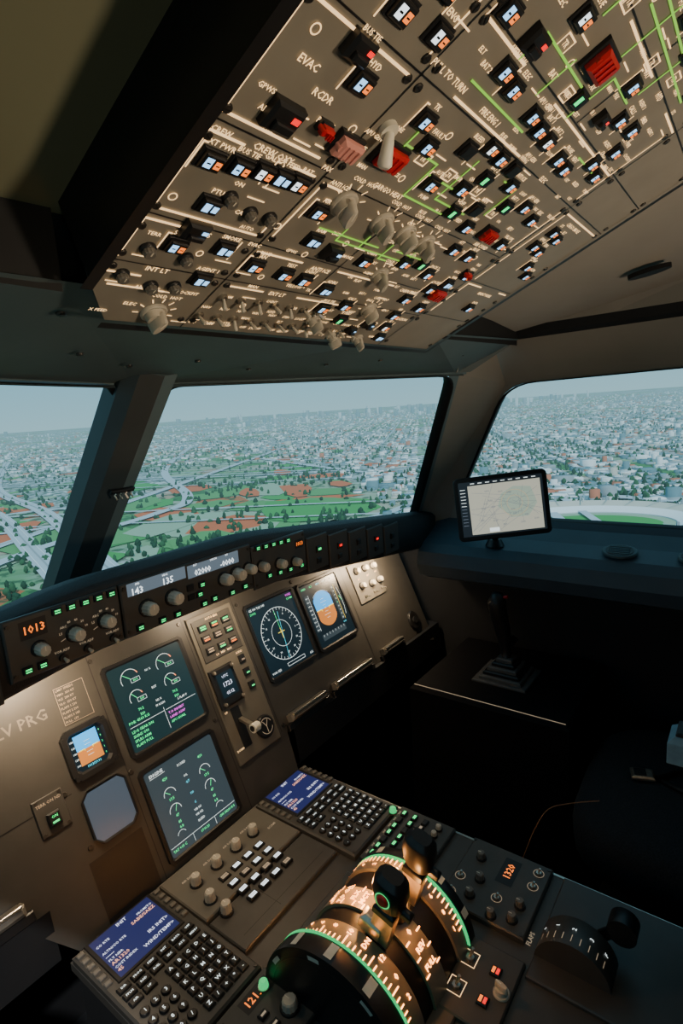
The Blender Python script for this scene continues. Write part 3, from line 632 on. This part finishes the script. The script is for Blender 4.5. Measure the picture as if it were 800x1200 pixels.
b.line(M,[(cx-.005,cy-.06),(cx+.01,cy+.05)],.0008,dc,Z)
b.text(M,.277,.360,.0075,'GS 140 TAS 143',dw,Z,'l'); b.text(M,.277,.351,.0065,'210/12',dg,Z,'l'); b.text(M,.42,.360,.0075,'VOR2',dm,Z,'r'); b.text(M,.42,.351,.0065,'5.2 NM',dg,Z,'r')
b.text(M,.277,.208,.0065,'VOR1 EZE',dw,Z,'l'); b.text(M,.42,.208,.0065,'ILS2',dw,Z,'r')
b.line(M,[(.33,.206),(.39,.206),(.39,.213),(.33,.213)],.0008,dw,Z,True)
b.build('navigation_display',IP)
b=MB(); bezel(b,.453,.199,.598,.362,nbg); cx,cy=.518,.288
def att(b,cx,cy,r):
    T=M@Matrix.Translation((cx,cy,0)); up=[];dn=[]
    for k in range(25):
        t=math.pi*k/24; x_=r*math.cos(t); y_=r*1.1*math.sin(t); q=max(-r*.82,min(r*.82,x_)); up.append((q,y_)); dn.append((q,-y_))
    b.poly(T,up,skyb,Z); b.poly(T,list(reversed(dn)),gndb,Z)
    for k in (-3,-2,-1,1,2,3): wd=r*(.28 if k%2==0 else .14); b.line(T,[(-wd,k*r*.2),(wd,k*r*.2)],.0007,dw,Z+.0003)
    b.line(T,[(-r*.8,0),(-r*.35,0),(-r*.35,-r*.1)],.0022,dy,Z+.0005); b.line(T,[(r*.8,0),(r*.35,0),(r*.35,-r*.1)],.0022,dy,Z+.0005); b.rect(T,-.0018,-.0018,.0018,.0018,dy,Z+.0005)
    b.arc(T,0,0,r*1.12,.0009,50,130,dw,Z+.0003)
att(b,cx,cy,.042)
b.rect(M,.459,.240,.473,.336,sbg,Z-.0002); b.rect(M,.563,.240,.577,.336,sbg,Z-.0002)
for k in range(9): y_=.245+k*.0105; b.line(M,[(.469,y_),(.473,y_)],.0007,dw,Z); b.text(M,.464,y_,.005,str(100+k*10),dw,Z); b.text(M,.570,y_,.005,str(20-k),dg if k==4 else dw,Z)
b.line(M,[(.473,.240),(.473,.336)],.0007,dw,Z); b.line(M,[(.577,.240),(.577,.336)],.0007,dy,Z); b.line(M,[(.586,.25),(.59,.27),(.59,.305),(.586,.325)],.0009,dw,Z); b.line(M,[(.59,.288),(.584,.30)],.0014,dg,Z)
b.rect(M,.470,.213,.566,.228,sbg,Z-.0002)
for k in range(8): b.line(M,[(.476+k*.012,.228),(.476+k*.012,.223)],.0007,dw,Z)
for i,(t,m_) in enumerate([('SPEED',dg),('ALT',dg),('HDG',dc),('CAT 3',dw),('AP1',dw)]): b.text(M,.466+i*.028,.354,.0065,t,m_,Z)
b.text(M,.570,.233,.006,'1013',dc,Z); b.build('primary_flight_display',IP)
b=MB(); bezel(b,-.170,.232,-.114,.292,nbg,rim=.012,oct=.008,h=.009)
T=M@Matrix.Translation((-.142,.264,0)); b.rect(T,-.020,0,.020,.026,skyb,Z); b.rect(T,-.020,-.024,.020,0,gndb,Z)
for k in (-2,-1,1,2): b.line(T,[(-.005,k*.006),(.005,k*.006)],.0006,dw,Z+.0003)
b.line(T,[(-.016,0),(-.007,0),(-.007,-.002)],.0014,dy,Z+.0004); b.line(T,[(.016,0),(.007,0),(.007,-.002)],.0014,dy,Z+.0004)
for k in range(5): b.text(M,-.166,.243+k*.010,.0045,str(100+20*k),dw,Z); b.text(M,-.118,.243+k*.010,.0045,str(k),dg,Z)
b.text(M,-.142,.236,.0055,'1013/29.91',dc,Z)
for p in [(-.176,.298),(-.108,.298),(-.176,.226),(-.108,.226)]: b.cyl(M,p[0],p[1],.007,.004,.004,blk,10)
b.build('standby_instrument',IP)
b=MB(); bezel(b,-.178,.117,-.106,.198,blankbg,rim=.004,oct=.012,h=.005); b.build('blank_display',IP)
b=MB()
b.box(M,-.139,.343,0,.052,.064,.002,mpaint,.0005)
for i in range(8): b.text(M,-.162,.371-i*.0078,.0052,['LIMIT SPEEDS','VMO  350 KT','VLE  280 KT','VLO  250 KT','FLAPS 1 230','FLAPS 2 200','FLAPS 3 185','FULL  177'][i],creamd,.0024,'l')
b.line(M,[(-.164,.312),(-.114,.312),(-.114,.375),(-.164,.375)],.0007,creamd,.0024,True)
b.build('speed_placard',IP)
b=MB(); b.box(M,-.225,.200,0,.046,.058,.003,mpaint,.001); b.box(M,-.225,.192,.003,.019,.021,.006,blk,.002); b.rect(M,-.230,.186,-.220,.189,grl,.0093); b.text(M,-.225,.196,.006,'ON',grl,.0093)
b.text(M,-.225,.219,.0065,'TERR ON ND',creamd,.0034)
for p in [(-.243,.225),(-.207,.225),(-.243,.175),(-.207,.175)]: b.cyl(M,p[0],p[1],.003,.003,.001,screwm,8)
b.build('terrain_switch_panel',IP)
b=MB(); b.box(M,.176,.240,0,.120,.315,.004,paint,.001); b.box(M,.176,.343,.004,.104,.09,.002,mpaint,.0008)
for r_,hh in ((0,.368),(1,.345),(2,.320)):
    for k in range(3):
        x=.145+k*.031; b.box(M,x,hh,.006,.021,.014,.004,blk,.001)
        b.rect(M,x-.007,hh+.001,x+.007,hh+.004,[grl,creamd,creamd][r_],.0103); b.rect(M,x-.007,hh-.004,x+.007,hh-.001,[grl,orl,creamd][(r_+k)%3],.0103)
b.text(M,.176,.384,.007,'AUTO BRK',cream,.0065); b.text(M,.176,.306,.006,'LO   MED   MAX',cream,.0065)
b.box(M,.151,.240,.004,.062,.082,.008,blk,.004); b.rect(M,.130,.218,.172,.268,nbg,.0122); b.text(M,.151,.244,.013,'1723',mcw,.0126); b.text(M,.151,.260,.008,'UTC',mcw,.0126); b.text(M,.151,.226,.009,'05:12',mcw,.0126)
for dx_ in (-.024,.024):
    for dy_ in (-.034,.034): rknob(b,M@Matrix.Translation((0,0,.012)),.151+dx_,.240+dy_,.004,.008,knobd)
for yy in (.275,.245,.215): b.box(M,.212,yy,.004,.016,.016,.006,blk,.002); b.rect(M,.208,yy-.004,.216,yy-.001,grl if yy<.26 else creamd,.0103)
b.text(M,.212,.290,.006,'A/SKID',cream,.0045)
b.box(M,.150,.150,.004,.022,.085,.001,blk)
T=M@Matrix.Translation((.155,.165,.004))@Matrix.Rotation(.5,4,'X'); b.box(T,0,0,0,.010,.006,.040,metal,.001); TT=T@Matrix.Rotation(math.pi/2,4,'Y'); b.cyl(TT,-.045,0,-.009,.010,.018,whitem,20,ch=.003); b.cyl(TT,-.045,0,-.011,.006,.022,blk,16)
b.text(M,.128,.19,.006,'UP',cream,.0045); b.text(M,.13,.11,.006,'DOWN',cream,.0045)
b.cyl(M,.204,.123,.004,.024,.008,blk,28,ch=.003); b.arc(M,.204,.123,.016,.0010,20,160,creamd,.0124); b.arc(M,.204,.123,.016,.0010,200,340,creamd,.0124)
for t in (60,120,270): b.line(M,[(.204,.123),(.204+.013*math.cos(math.radians(t)),.123+.013*math.sin(math.radians(t)))],.0012,creamd,.0126)
b.build('landing_gear_panel',IP)
b=MB(); b.box(M,.725,.305,0,.13,.115,.004,paint,.001)
for x,y in [(.69,.34),(.73,.338),(.77,.335),(.69,.295),(.735,.29),(.775,.29)]: rknob(b,M@Matrix.Translation((0,0,.004)),x,y,.009,.014,knobm)
for x in (.69,.735,.775): b.text(M,x,.316,.007,'BRT',cream,.0045); toggle(b,M@Matrix.Translation((0,0,.004)),x,.265)
b.build('lighting_panel',IP)
b=MB(); b.cyl(M,.862,.13,0,.030,.008,blk,28,ch=.003,sx=.8); b.arc(M,.862,.13,.022,.002,0,360,screwm,.0085,28); b.cyl(M,.862,.13,.008,.010,.004,dark,16); b.build('air_outlet',IP)
b=MB()
for x0,x1 in [(.272,.40),(.437,.60),(.66,.765),(-.60,-.30)]:
    b.box(M,(x0+x1)/2,.105,.0,x1-x0,.016,.020,knobd,.005); b.box(M,(x0+x1)/2,.112,.002,x1-x0-.01,.005,.020,metal,.001); b.box(M,(x0+x1)/2,.088,-.01,x1-x0+.02,.016,.02,blk,.002)
b.build('sliding_table',IP)
b=MB()
b.add([(.272,.79,.60),(.975,.79,.60),(.975,1.2,.3),(.272,1.2,.3),(.272,.80,.68),(.975,.80,.68),(.975,1.2,.68),(.272,1.2,.68)],[(0,1,2,3),(0,1,5,4),(4,5,6,7)],dark)
b.add([(-.272,.79,.60),(-.975,.79,.60),(-.975,1.2,.3),(-.272,1.2,.3),(-.272,.80,.68),(-.975,.80,.68)],[(0,1,2,3),(0,1,5,4)],dark)
b.build('lower_housing',IP)

# ------------------------------------------------------------------ centre pedestal
PD=empty('center_pedestal')
Pm=frame((0,0,.602),(1,0,0),(0,1,0))
b=MB()
b.box(I,0,.26,0,.52,1.02,.600,dark); b.box(I,0,.26,.585,.534,1.03,.017,ppaint,.003)
b.line(Pm,[(.262,-.25),(.262,.770)],.004,metal,.0012); b.line(Pm,[(-.262,-.25),(-.262,.770)],.004,metal,.0012)
b.line(Pm,[(-.262,.772),(.262,.772)],.005,metal,.0012)
b.build('console_body',PD)
def mcdu(name,cx,cy):
    b=MB(); T=Pm@Matrix.Translation((cx,cy,0)); w,h=.146,.242
    b.box(T,0,0,0,w,h,.012,ppaint,.003); z=.0122
    b.box(T,0,.073,.010,.112,.094,.004,blk,.001); b.rect(T,-.050,.030,.050,.116,mcbg,.0142)
    L=[('INIT',.0,.110,.009,mcw,'c'),('CO RTE',-.047,.100,.006,mcw,'l'),('FROM/TO',.047,.100,.006,mcw,'r'),('SABE/SAEZ',.047,.092,.0085,mcc,'r'),('ALTN/CO RTE',-.047,.083,.006,mcw,'l'),('-----',-.047,.075,.0085,mcw,'l'),('FLT NBR',-.047,.066,.006,mcw,'l'),('AR1320',-.047,.058,.0085,mcc,'l'),('IRS INIT>',.047,.058,.0085,mcw,'r'),('COST INDEX',-.047,.049,.006,mcw,'l'),('45',-.047,.042,.0085,mcc,'l'),('WIND/TEMP>',.047,.042,.0085,mcw,'r')]
    for t,x,y,s_,m_,al in L: b.text(T,x,y,s_,t,m_,.0146,al)
    for k in range(6):
        for sx in (-1,1): b.box(T,sx*.065,.038+k*.0145,.012,.010,.007,.004,knobd,.001)
    fn=['DIR','PROG','PERF','INIT','DATA','OFF','FPLN','RAD','FUEL','SEC','ATC','MENU','AIR','UP']
    for i,t in enumerate(fn):
        x=-.056+(i%6)*.0215; y=.014-(i//6)*.0145; b.box(T,x,y,.012,.018,.0105,.004,blk,.0012); b.text(T,x,y,.0048,t,dw,.0163)
    nm='123456789.0/'
    for i,t in enumerate(nm):
        x=-.058+(i%3)*.0165; y=-.038-(i//3)*.0185; b.cyl(T,x,y,.012,.0068,.004,blk,12,ch=.001); b.text(T,x,y,.008,t,dw,.0163)
    le='ABCDEFGHIJKLMNOPQRSTUVWXYZ/+*-'
    for i,t in enumerate(le):
        x=-.004+(i%5)*.0150; y=-.020-(i//5)*.0165; b.box(T,x,y,.012,.0125,.0125,.004,blk,.0014); b.text(T,x,y,.0078,t,dw,.0163)
    for sx in (-.068,.068):
        for sy in (-.115,.115): b.cyl(T,sx,sy,.012,.003,.001,screwm,8)
    b.build(name,PD)
mcdu('flight_management_unit',-.194,.645); mcdu('flight_management_unit.001',.182,.645)
b=MB(); b.box(Pm,-.006,.706,0,.222,.120,.010,paint,.002); b.box(Pm,-.006,.600,0,.222,.080,.008,ppaint,.002)
Q=Pm@Matrix.Translation((0,0,.010))
for x in (-.080,-.035,.010,.052): rknob(b,Q,x,.715,.009,.018,knobm); b.text(Q,x,.736,.006,'AIR DATA',creamd,.0004)
for y in (.670,.632): rknob(b,Pm@Matrix.Translation((0,0,.009)),-.088,y,.009,.018,knobm)
for r_ in range(4):
    for k in range(4):
        x=-.045+k*.027; y=.684-r_*.0225; b.box(Q,x,y,-.002,.019,.012,.006,blk,.001); b.rect(Q,x-.0065,y-.0035,x+.0065,y+.0035,whitel if (r_*3+k)%4 else creamd,.0043)
        b.text(Q,x,y,.0042,random.choice(['ENG','BLEED','PRESS','ELEC','HYD','FUEL','APU','COND','DOOR','WHEEL']),blk,.0046)
b.text(Q,.085,.70,.007,'ECAM',creamd,.0004)
for q in [[(-.1,.58),(.09,.58)],[(-.03,.57),(-.03,.62)]]: b.line(Pm,q,.001,blk,.0084)
b.build('system_display_control_panel',PD)
def radio(b,cx,cy,txt):
    T=Pm@Matrix.Translation((cx,cy,0)); b.box(T,0,0,0,.142,.10,.010,ppaint,.002); z=.010
    b.rect(T,-.062,.020,-.012,.042,blk,z+.0004); b.rect(T,.012,.020,.062,.042,blk,z+.0004); b.text(T,.037,.031,.015,txt,orl,z+.0008)
    for k in range(8): x=-.052+(k%4)*.025; y=.004-(k//4)*.020; b.box(T,x,y,z,.013,.010,.004,blk,.001); b.rect(T,x-.004,y-.002,x+.004,y+.001,grl if k==1 else creamd,z+.0043)
    rknob(b,T@Matrix.Translation((0,0,z)),.050,-.018,.011,.014,knobm)
b=MB(); radio(b,-.190,.470,'121.80')
T=Pm
b.box(T,.188,.462,0,.146,.112,.010,ppaint,.002)
for k in range(7):
    for r_ in range(3):
        x=.130+k*.0185; y=.502-r_*.022
        b.box(T,x,y,.010,.013,.010,.005,blk,.001)
        if (k+r_)%3!=2: b.rect(T,x-.0045,y-.003,x+.0045,y+.002,grl if r_<2 else creamd,.0153)
    b.text(T,.130+k*.0185,.512,.005,'VHF',creamd,.0104); rknob(b,T@Matrix.Translation((0,0,.010)),.130+k*.0185,.430,.0055,.010,knobm)
for x,y in [(.236,.524),(-.14,.50)]: b.cyl(T,x,y,.008,.008,.004,metal,16); b.cyl(T,x,y,.012,.007,.009,ringg,16,r2=.006,ch=.002)
b.build('audio_radio_panel',PD)
b=MB(); b.box(T,.188,.300,0,.146,.135,.010,ppaint,.002); b.rect(T,.19,.278,.245,.305,blk,.0104); b.text(T,.218,.2915,.016,'1320',orl,.0108)
for x,y in [(.221,.340),(.179,.325),(.143,.327),(.126,.286),(.136,.257),(.165,.255)]: rknob(b,T@Matrix.Translation((0,0,.010)),x,y,.007,.012,knobd)
for x,y in [(.16,.29),(.17,.355),(.135,.356),(.24,.25),(.21,.25)]: b.arc(T,x,y,.008,.0008,0,360,creamd,.0105); toggle(b,T@Matrix.Translation((0,0,.010)),x,y,L=.008)
for p in [(.12,.365),(.255,.365),(.12,.238),(.255,.238)]: b.cyl(T,p[0],p[1],.010,.003,.001,screwm,8)
b.build('transponder_radar_panel',PD)
b=MB(); b.box(T,.028,.262,0,.115,.085,.008,ppaint,.002)
for x in (.005,.050):
    toggle(b,T@Matrix.Translation((x,0.285,.008))@Matrix.Scale(1.3,4),0,0,metal); b.box(T,x,.248,.008,.014,.014,.004,blk,.001); b.rect(T,x-.0045,.243,x+.0045,.247,redl,.0123); b.rect(T,x-.0045,.249,x+.0045,.253,orl,.0123)
    b.line(T,[(x-.011,.275),(x+.011,.275),(x+.011,.296),(x-.011,.296)],.0010,cream,.0086,True)
knob(b,T@Matrix.Translation((0,0,.008)),.028,.232,.010,.015)
b.build('engine_start_panel',PD)
b=MB(); b.box(T,.165,.10,0,.19,.23,.006,ppaint,.002)
yc,zc,rq=.165,.602,.050
FQ=frame((.105,yc,zc),(0,1,0),(0,0,1)); b.cyl(FQ,0,0,0,rq,.050,ppaint,40,ch=.003)
for k in range(9):
    th_=math.radians(35+k*13); Fm=frame((.128,yc+rq*math.cos(th_),zc+rq*math.sin(th_)),(1,0,0),(0,math.sin(th_),-math.cos(th_)))
    b.line(Fm,[(-.016,0),(-.006,0)],.0009,creamd,.0008)
    if k%2==0: b.text(Fm,.004,0,.008,['0','1','2','3','F'][k//2],dw,.0008)
b.text(T,.125,.226,.009,'FLAPS',creamd,.0065)
LA=frame((.166,yc,zc),(1,0,0),(0,.72,.69)); b.box(LA,0,0,0,.006,.014,.075,blk,.001); b.cyl(frame((.152,yc-.052,zc+.056),(0,1,0),(0,0,1)),0,0,0,.019,.032,blk,20,ch=.006)
b.build('flap_lever',PD)
TQ=empty('thrust_lever_quadrant')
yc,zc=.395,.596
def XF(x): return frame((x,yc,zc),(0,1,0),(0,0,1))
b=MB()
b.cyl(XF(-.090),0,0,0,.098,.155,blk,64)
b.box(Pm,-.018,.395,0,.20,.25,.006,ppaint,.002)
b.build('quadrant_drum',TQ)
def onring(x,r,deg): t=math.radians(deg); return frame((x,yc+r*math.cos(t),zc+r*math.sin(t)),(1,0,0),(0,math.sin(t),-math.cos(t)))
b=MB()
for s in (-1,1):
    x0=-.128 if s<0 else .070; rw=.114 if s<0 else .103; ww=.028 if s<0 else .018
    b.cyl(XF(x0),0,0,0,rw,ww,blk,64,ch=.003)
    Fs=frame((x0-.0005 if s<0 else x0+ww+.0005,yc,zc),(0,-1,0) if s<0 else (0,1,0),(0,0,1))
    b.arc(Fs,0,0,rw-.014,.0012,0,360,screwm,.0006,64)
    for k in range(0,180,45): b.arc(Fs,0,0,rw-.008,.006,k+5,k+15,whitem,.0008,6)
    b.cyl(XF(-.0995 if s<0 else .0665),0,0,0,rw+.0006,.0014,ringg,64)
    for k in range(30,160,30): Fm=onring(x0+ww/2,rw,k); b.rect(Fm,-ww*.35,-.006,ww*.35,.006,whitem,.0006)
b.build('trim_wheels',TQ)
b=MB()
scal=P('scale_plate',(.20,.17,.13),.4)
for x0,wd in ((-.094,.032),(-.018-.018,.036),(.036,.028)): b.cyl(XF(x0),0,0,0,.1025,wd,scal,64,ch=.002)
for k in range(30):
    Fm=onring(-.078,.1028,20+k*4.6); b.line(Fm,[(-.014,0),(-.006 if k%5 else .0,0)],.0015,orange,.0006)
    if k%3==0: b.text(Fm,.006,0,.010,['UP','2','4','6','8','10','DN','12','0','2'][k//3],orange,.0006)
    Fm=onring(.050,.1028,20+k*4.6); b.line(Fm,[(.004,0),(.012,0)],.0015,orange,.0006)
    if k%3==1: b.text(Fm,-.004,0,.009,'8642024681'[k//3],orange,.0006)
for dgc,t in [(48,'MAX'),(60,'TO GA'),(72,'FLX'),(81,'MCT'),(94,'CL'),(108,'A/THR'),(122,'0'),(134,'REV'),(146,'FULL')]:
    Fm=onring(-.018,.1028,dgc); b.text(Fm,0,0,.0105,t,orange,.0006); b.line(Fm,[(-.017,-.007),(-.010,-.007)],.0017,orange,.0006); b.line(Fm,[(.010,-.007),(.017,-.007)],.0017,orange,.0006)
b.build('scales',TQ)
b=MB()
for x in (-.049,.026):
    A=frame((x,yc,zc),(1,0,0),(0,.955,.295))
    b.box(A,0,0,.08,.016,.030,.080,satin,.004)
    b.box(A,0,.014,.100,.022,.034,.022,satin,.006)
    b.box(A,0,0,.148,.030,.032,.014,blk,.004)
    s=-1 if x<0 else 1
    V=[];sg=14
    for zz,rx,ry,oy in ((.158,.012,.013,0),(.168,.018,.020,0),(.186,.020,.024,.004),(.200,.018,.022,.006),(.208,.011,.014,.006)):
        for i in range(sg): t=2*math.pi*i/sg; V.append((rx*math.copysign(abs(math.cos(t))**.7,math.cos(t)),oy+ry*math.copysign(abs(math.sin(t))**.7,math.sin(t)),zz))
    b.add(V,[(k*sg+i,k*sg+(i+1)%sg,(k+1)*sg+(i+1)%sg,(k+1)*sg+i) for k in range(4) for i in range(sg)],blk,A,True); b.add(V[4*sg:],[tuple(range(sg))],blk,A)
    B_=frame(tuple(A@Vector((s*.019,.004,.184))),(0,1,0) if s>0 else (0,-1,0),(0,0,1))
    b.cyl(B_,0,0,0,.008,.004,redm,16,ch=.002); b.arc(B_,0,0,.0100,.0018,0,360,ringg,.001,20)
    b.box(A,0,-.024,.162,.012,.018,.012,blk,.004)
b.build('thrust_levers',TQ,bevel=.0015)
b=MB(); b.box(A@Matrix.Translation((-.0375,0,0)),0,.01,.104,.070,.012,.012,satin,.004); b.cyl(A@Matrix.Translation((-.0375,0,0)),0,-.002,.10,.014,.03,blk,16,ch=.004); b.build('lever_link',TQ)

# ------------------------------------------------------------------ tablet
TB=empty('tablet_computer')
tn=Vector((-.86,-.47,.10)).normalized(); u=Vector((0,0,1)).cross(tn).normalized(); v=tn.cross(u)
ct=Vector((.742,.493,1.118)); Tm=frame(tuple(ct),tuple(u),tuple(v))@Matrix.Rotation(.08,4,'Z')
b=MB(); tw,thh=.220,.156
def rrect(w,h,r,n=5):
    o=[]
    for cx,cy,a in ((w/2-r,h/2-r,0),(-w/2+r,h/2-r,90),(-w/2+r,-h/2+r,180),(w/2-r,-h/2+r,270)):
        for k in range(n+1): t=math.radians(a+90*k/n); o.append((cx+r*math.cos(t),cy+r*math.sin(t)))
    return o
rr=rrect(tw,thh,.012); n=len(rr); V=[(*p,-.009) for p in rr]+[(*p,0) for p in rr]+[(p[0]*.985,p[1]*.98,.0015) for p in rr]
b.add(V,[(k*n+i,k*n+(i+1)%n,(k+1)*n+(i+1)%n,(k+1)*n+i) for k in range(2) for i in range(n)]+[tuple(range(2*n,3*n)),tuple(reversed(range(n)))],blk,Tm)
b.build('case',TB)
mapb=E('map_paper',(.66,.66,.53),.75); mapg=E('map_green',(.47,.60,.48),.75); mapd=E('map_dark',(.02,.03,.04),.6); mapl=E('map_line',(.25,.3,.38),.6); mapo=E('map_orange',(.8,.55,.28),.8)
b=MB(); x0,x1,y0,y1=-.099,.099,-.067,.067
b.rect(Tm,x0,y0,x1,y1,mapd,.0017); b.rect(Tm,x0+.022,y0+.004,x1-.006,y1-.010,mapb,.0019)
for i in range(12): b.line(Tm,[(x0+.004,y1-.018-i*.008),(x0+.015,y1-.018-i*.008)],.0012,dw if i<6 else mapl,.002)
for i in range(9): b.line(Tm,[(x0+.03+i*.018,y1-.005),(x0+.038+i*.018,y1-.005)],.0018,dw,.002)
random.seed(11)
b.poly(Tm,[(-.01,.0),(.02,-.03),(.06,-.03),(.082,.0),(.07,.04),(.03,.045),(0,.03)],mapg,.0020)
for i in range(26):
    a=random.random()*6.3; L_=random.uniform(.02,.06); cx,cy=random.uniform(-.05,.06),random.uniform(-.04,.04)
    p=[(max(x0+.024,min(x1-.007,cx-L_*math.cos(a))),max(y0+.006,min(y1-.012,cy-L_*math.sin(a)))),(max(x0+.024,min(x1-.007,cx+L_*math.cos(a))),max(y0+.006,min(y1-.012,cy+L_*math.sin(a))))]; b.line(Tm,p,.0005,mapl,.0022)
for r_ in (.018,.032): b.arc(Tm,.03,.005,r_,.0008,0,360,mapo,.0023,32)
for i in range(16): b.text(Tm,random.uniform(-.06,.08),random.uniform(-.05,.045),.0055,random.choice(['EZE','AEP','FL80','2500','D12','R-04','SADF']),mapl,.0024)
b.rect(Tm,-.035,-.060,-.012,-.050,dw,.0023)
b.build('screen',TB)
b=MB(); back=Tm@Vector((0,0,-.01)); b.tube([back,back+Vector((.03,.02,-.02)),Vector((.80,.53,1.05)),Vector((.835,.55,1.0))],.008,blk,10)
b.box(Tm,0,0,-.02,.08,.10,.011,blk,.003); b.cyl(frame((.835,.55,.992),(1,0,0),(0,1,0)),0,0,0,.025,.018,blk,20,r2=.016); b.build('mount_arm',TB)

# ------------------------------------------------------------------ right console and side stick
CS=empty('side_console')
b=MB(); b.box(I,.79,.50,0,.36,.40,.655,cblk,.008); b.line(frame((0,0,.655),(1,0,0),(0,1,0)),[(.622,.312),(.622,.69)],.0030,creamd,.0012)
b.build('console',CS)
SS=empty('side_stick')
b=MB(); S0=frame((.775,.50,.656),(1,0,0),(0,1,0)); b.box(S0,0,0,0,.13,.14,.006,rubber,.002)
for k in range(5): w_=.11-.017*k; b.box(S0,0,0,.006+k*.010,w_,w_,.010,blk if k%2 else rubber,.003)
b.build('boot',SS)
b=MB(); b.tube([(.775,.50,.70),(.775,.502,.74),(.772,.507,.78),(.768,.517,.83),(.765,.52,.86),(.764,.517,.885)],[.012,.014,.019,.022,.024,.014],blk,14)
b.tube([(.775,.49,.765),(.775,.475,.755)],.012,blk,8); b.cyl(frame((.766,.505,.875),(1,0,0),(0,.3,.95)),0,0,0,.004,.014,redm,12); b.build('grip',SS)
ST=empty('cockpit_seat')
def cushion(name,Mx,sx,sy,sz,mat,pw=4):
    V=[];F=[];nu,nv=24,12
    for j in range(nv+1):
        ph=-math.pi/2+math.pi*j/nv
        for i in range(nu):
            t=2*math.pi*i/nu; f=lambda c:math.copysign(abs(c)**(2/pw),c)
            V.append((sx/2*f(math.cos(ph))*f(math.cos(t)),sy/2*f(math.cos(ph))*f(math.sin(t)),sz/2*f(math.sin(ph))))
    for j in range(nv):
        for i in range(nu): F.append((j*nu+i,j*nu+(i+1)%nu,(j+1)*nu+(i+1)%nu,(j+1)*nu+i))
    b=MB(); b.add(V,F,mat,Mx,True); return b.build(name,ST)
cushion('seat_cushion',Matrix.Translation((.62,.0,.53)),.46,.54,.14,cloth)
cushion('backrest',Matrix.Translation((.62,-.33,.92))@Matrix.Rotation(-.2,4,'X'),.46,.14,.70,cloth)
cushion('headrest',Matrix.Translation((.62,-.42,1.34))@Matrix.Rotation(-.2,4,'X'),.26,.10,.16,cloth)
b=MB(); b.box(I,.62,-.02,.12,.40,.44,.34,dark,.02); b.box(I,.62,-.02,0,.5,.1,.12,dark,.01); b.box(I,.62,-.02,0,.12,.6,.10,dark,.01); b.build('pedestal_base',ST)
armm=P('armrest_bluelit_vinyl',(.18,.34,.44),.25)  # blue highlights of the lit armrests put into the vinyl colour
for x,ya in ((.385,-.120),(.84,-.105)):
    b=MB(); Am=frame((x,0,.80),(1,0,0),(0,1,0)); b.box(Am,0,ya,0,.058,.42,.045,armm,.010); b.box(Am,0,ya,.045,.046,.40,.006,leather,.003); b.box(I,x,-.30,.5,.03,.05,.31,dark,.005); b.build('armrest',ST,bevel=.006)
b=MB(); Bm=frame((.60,.155,.603),(1,.3,0),(-.3,1,-.05))
b.box(Bm,0,0,0,.034,.042,.007,metal,.003); b.box(Bm,0,.004,.007,.022,.022,.002,blk,.001)
b.tube([(.60,.13,.604),(.70,.05,.608),(.80,-.06,.608),(.84,-.16,.58)],.005,blk,6); b.tube([(.60,.12,.604),(.56,.03,.608),(.48,-.1,.608),(.41,-.2,.58)],.005,blk,6); b.build('seat_belt',ST)
b=MB(); b.tube(smoothpts([(.34,.32,.50),(.355,.31,.54),(.38,.30,.575),(.41,.285,.60),(.45,.255,.598),(.48,.21,.602)],6),.0009,P('cable_orange',(.4,.15,.06),.5),6); b.build('headset_cable')

# ------------------------------------------------------------------ lamps
def spot(name,loc,tgt,e,c,size=.04,ang=70,blend=.8):
    l=bpy.data.lights.new(name,'SPOT'); l.energy=e; l.color=c; l.shadow_soft_size=size; l.spot_size=math.radians(ang); l.spot_blend=blend
    o=bpy.data.objects.new(name,l); o.location=loc; d=Vector(tgt)-Vector(loc); o.rotation_euler=d.to_track_quat('-Z','Y').to_euler(); col.objects.link(o)
def area(name,loc,tgt,e,c,sx,sy):
    l=bpy.data.lights.new(name,'AREA'); l.shape='RECTANGLE'; l.size=sx; l.size_y=sy; l.energy=e; l.color=c
    o=bpy.data.objects.new(name,l); o.location=loc; d=Vector(tgt)-Vector(loc); o.rotation_euler=d.to_track_quat('-Z','Y').to_euler(); col.objects.link(o)
warm=(1,.74,.46)
spot('fill_light',(.0,-.65,1.10),(.05,.20,1.6),25,(1,.78,.54),.06,80)  # unseen fill spot added behind the camera to brighten the overhead panel
spot('fill_light.001',(-.75,-.5,1.15),(-.5,.25,1.58),2.6,(1,.90,.60),.05,90)  # added fill spot for the left ceiling, no fixture
spot('fill_light.002',(.30,-.6,1.15),(.6,.2,1.55),5,(1,.83,.66),.05,80)  # added fill spot for the right ceiling and lining, no fixture
spot('fill_light.003',(-.35,-.25,1.62),(.0,.80,1.02),3.6,warm,.04,60)  # added fill spot to warm the glareshield panels, no fixture
area('glareshield_lamp',(-.20,.825,1.030),(-.20,.93,.88),1.5,warm,.08,.01)
area('glareshield_lamp.001',(.72,.825,.965),(.72,.92,.85),2.0,warm,.12,.01)
area('glareshield_lamp.002',(.18,.825,1.030),(.18,.93,.88),.7,warm,.08,.01)
spot('pedestal_lamp',(.0,.30,1.50),(0,.55,.6),3.6,warm,.03,62)
for i,(p,e) in enumerate([((-.012,.425,.722),.42),((-.012,.345,.722),.34),((.05,.40,.718),.12)]):
    l=bpy.data.lights.new('quadrant_lamp','POINT'); l.energy=e; l.color=(1,.40,.10); l.shadow_soft_size=.005; o=bpy.data.objects.new('quadrant_lamp',l); o.location=p; col.objects.link(o)
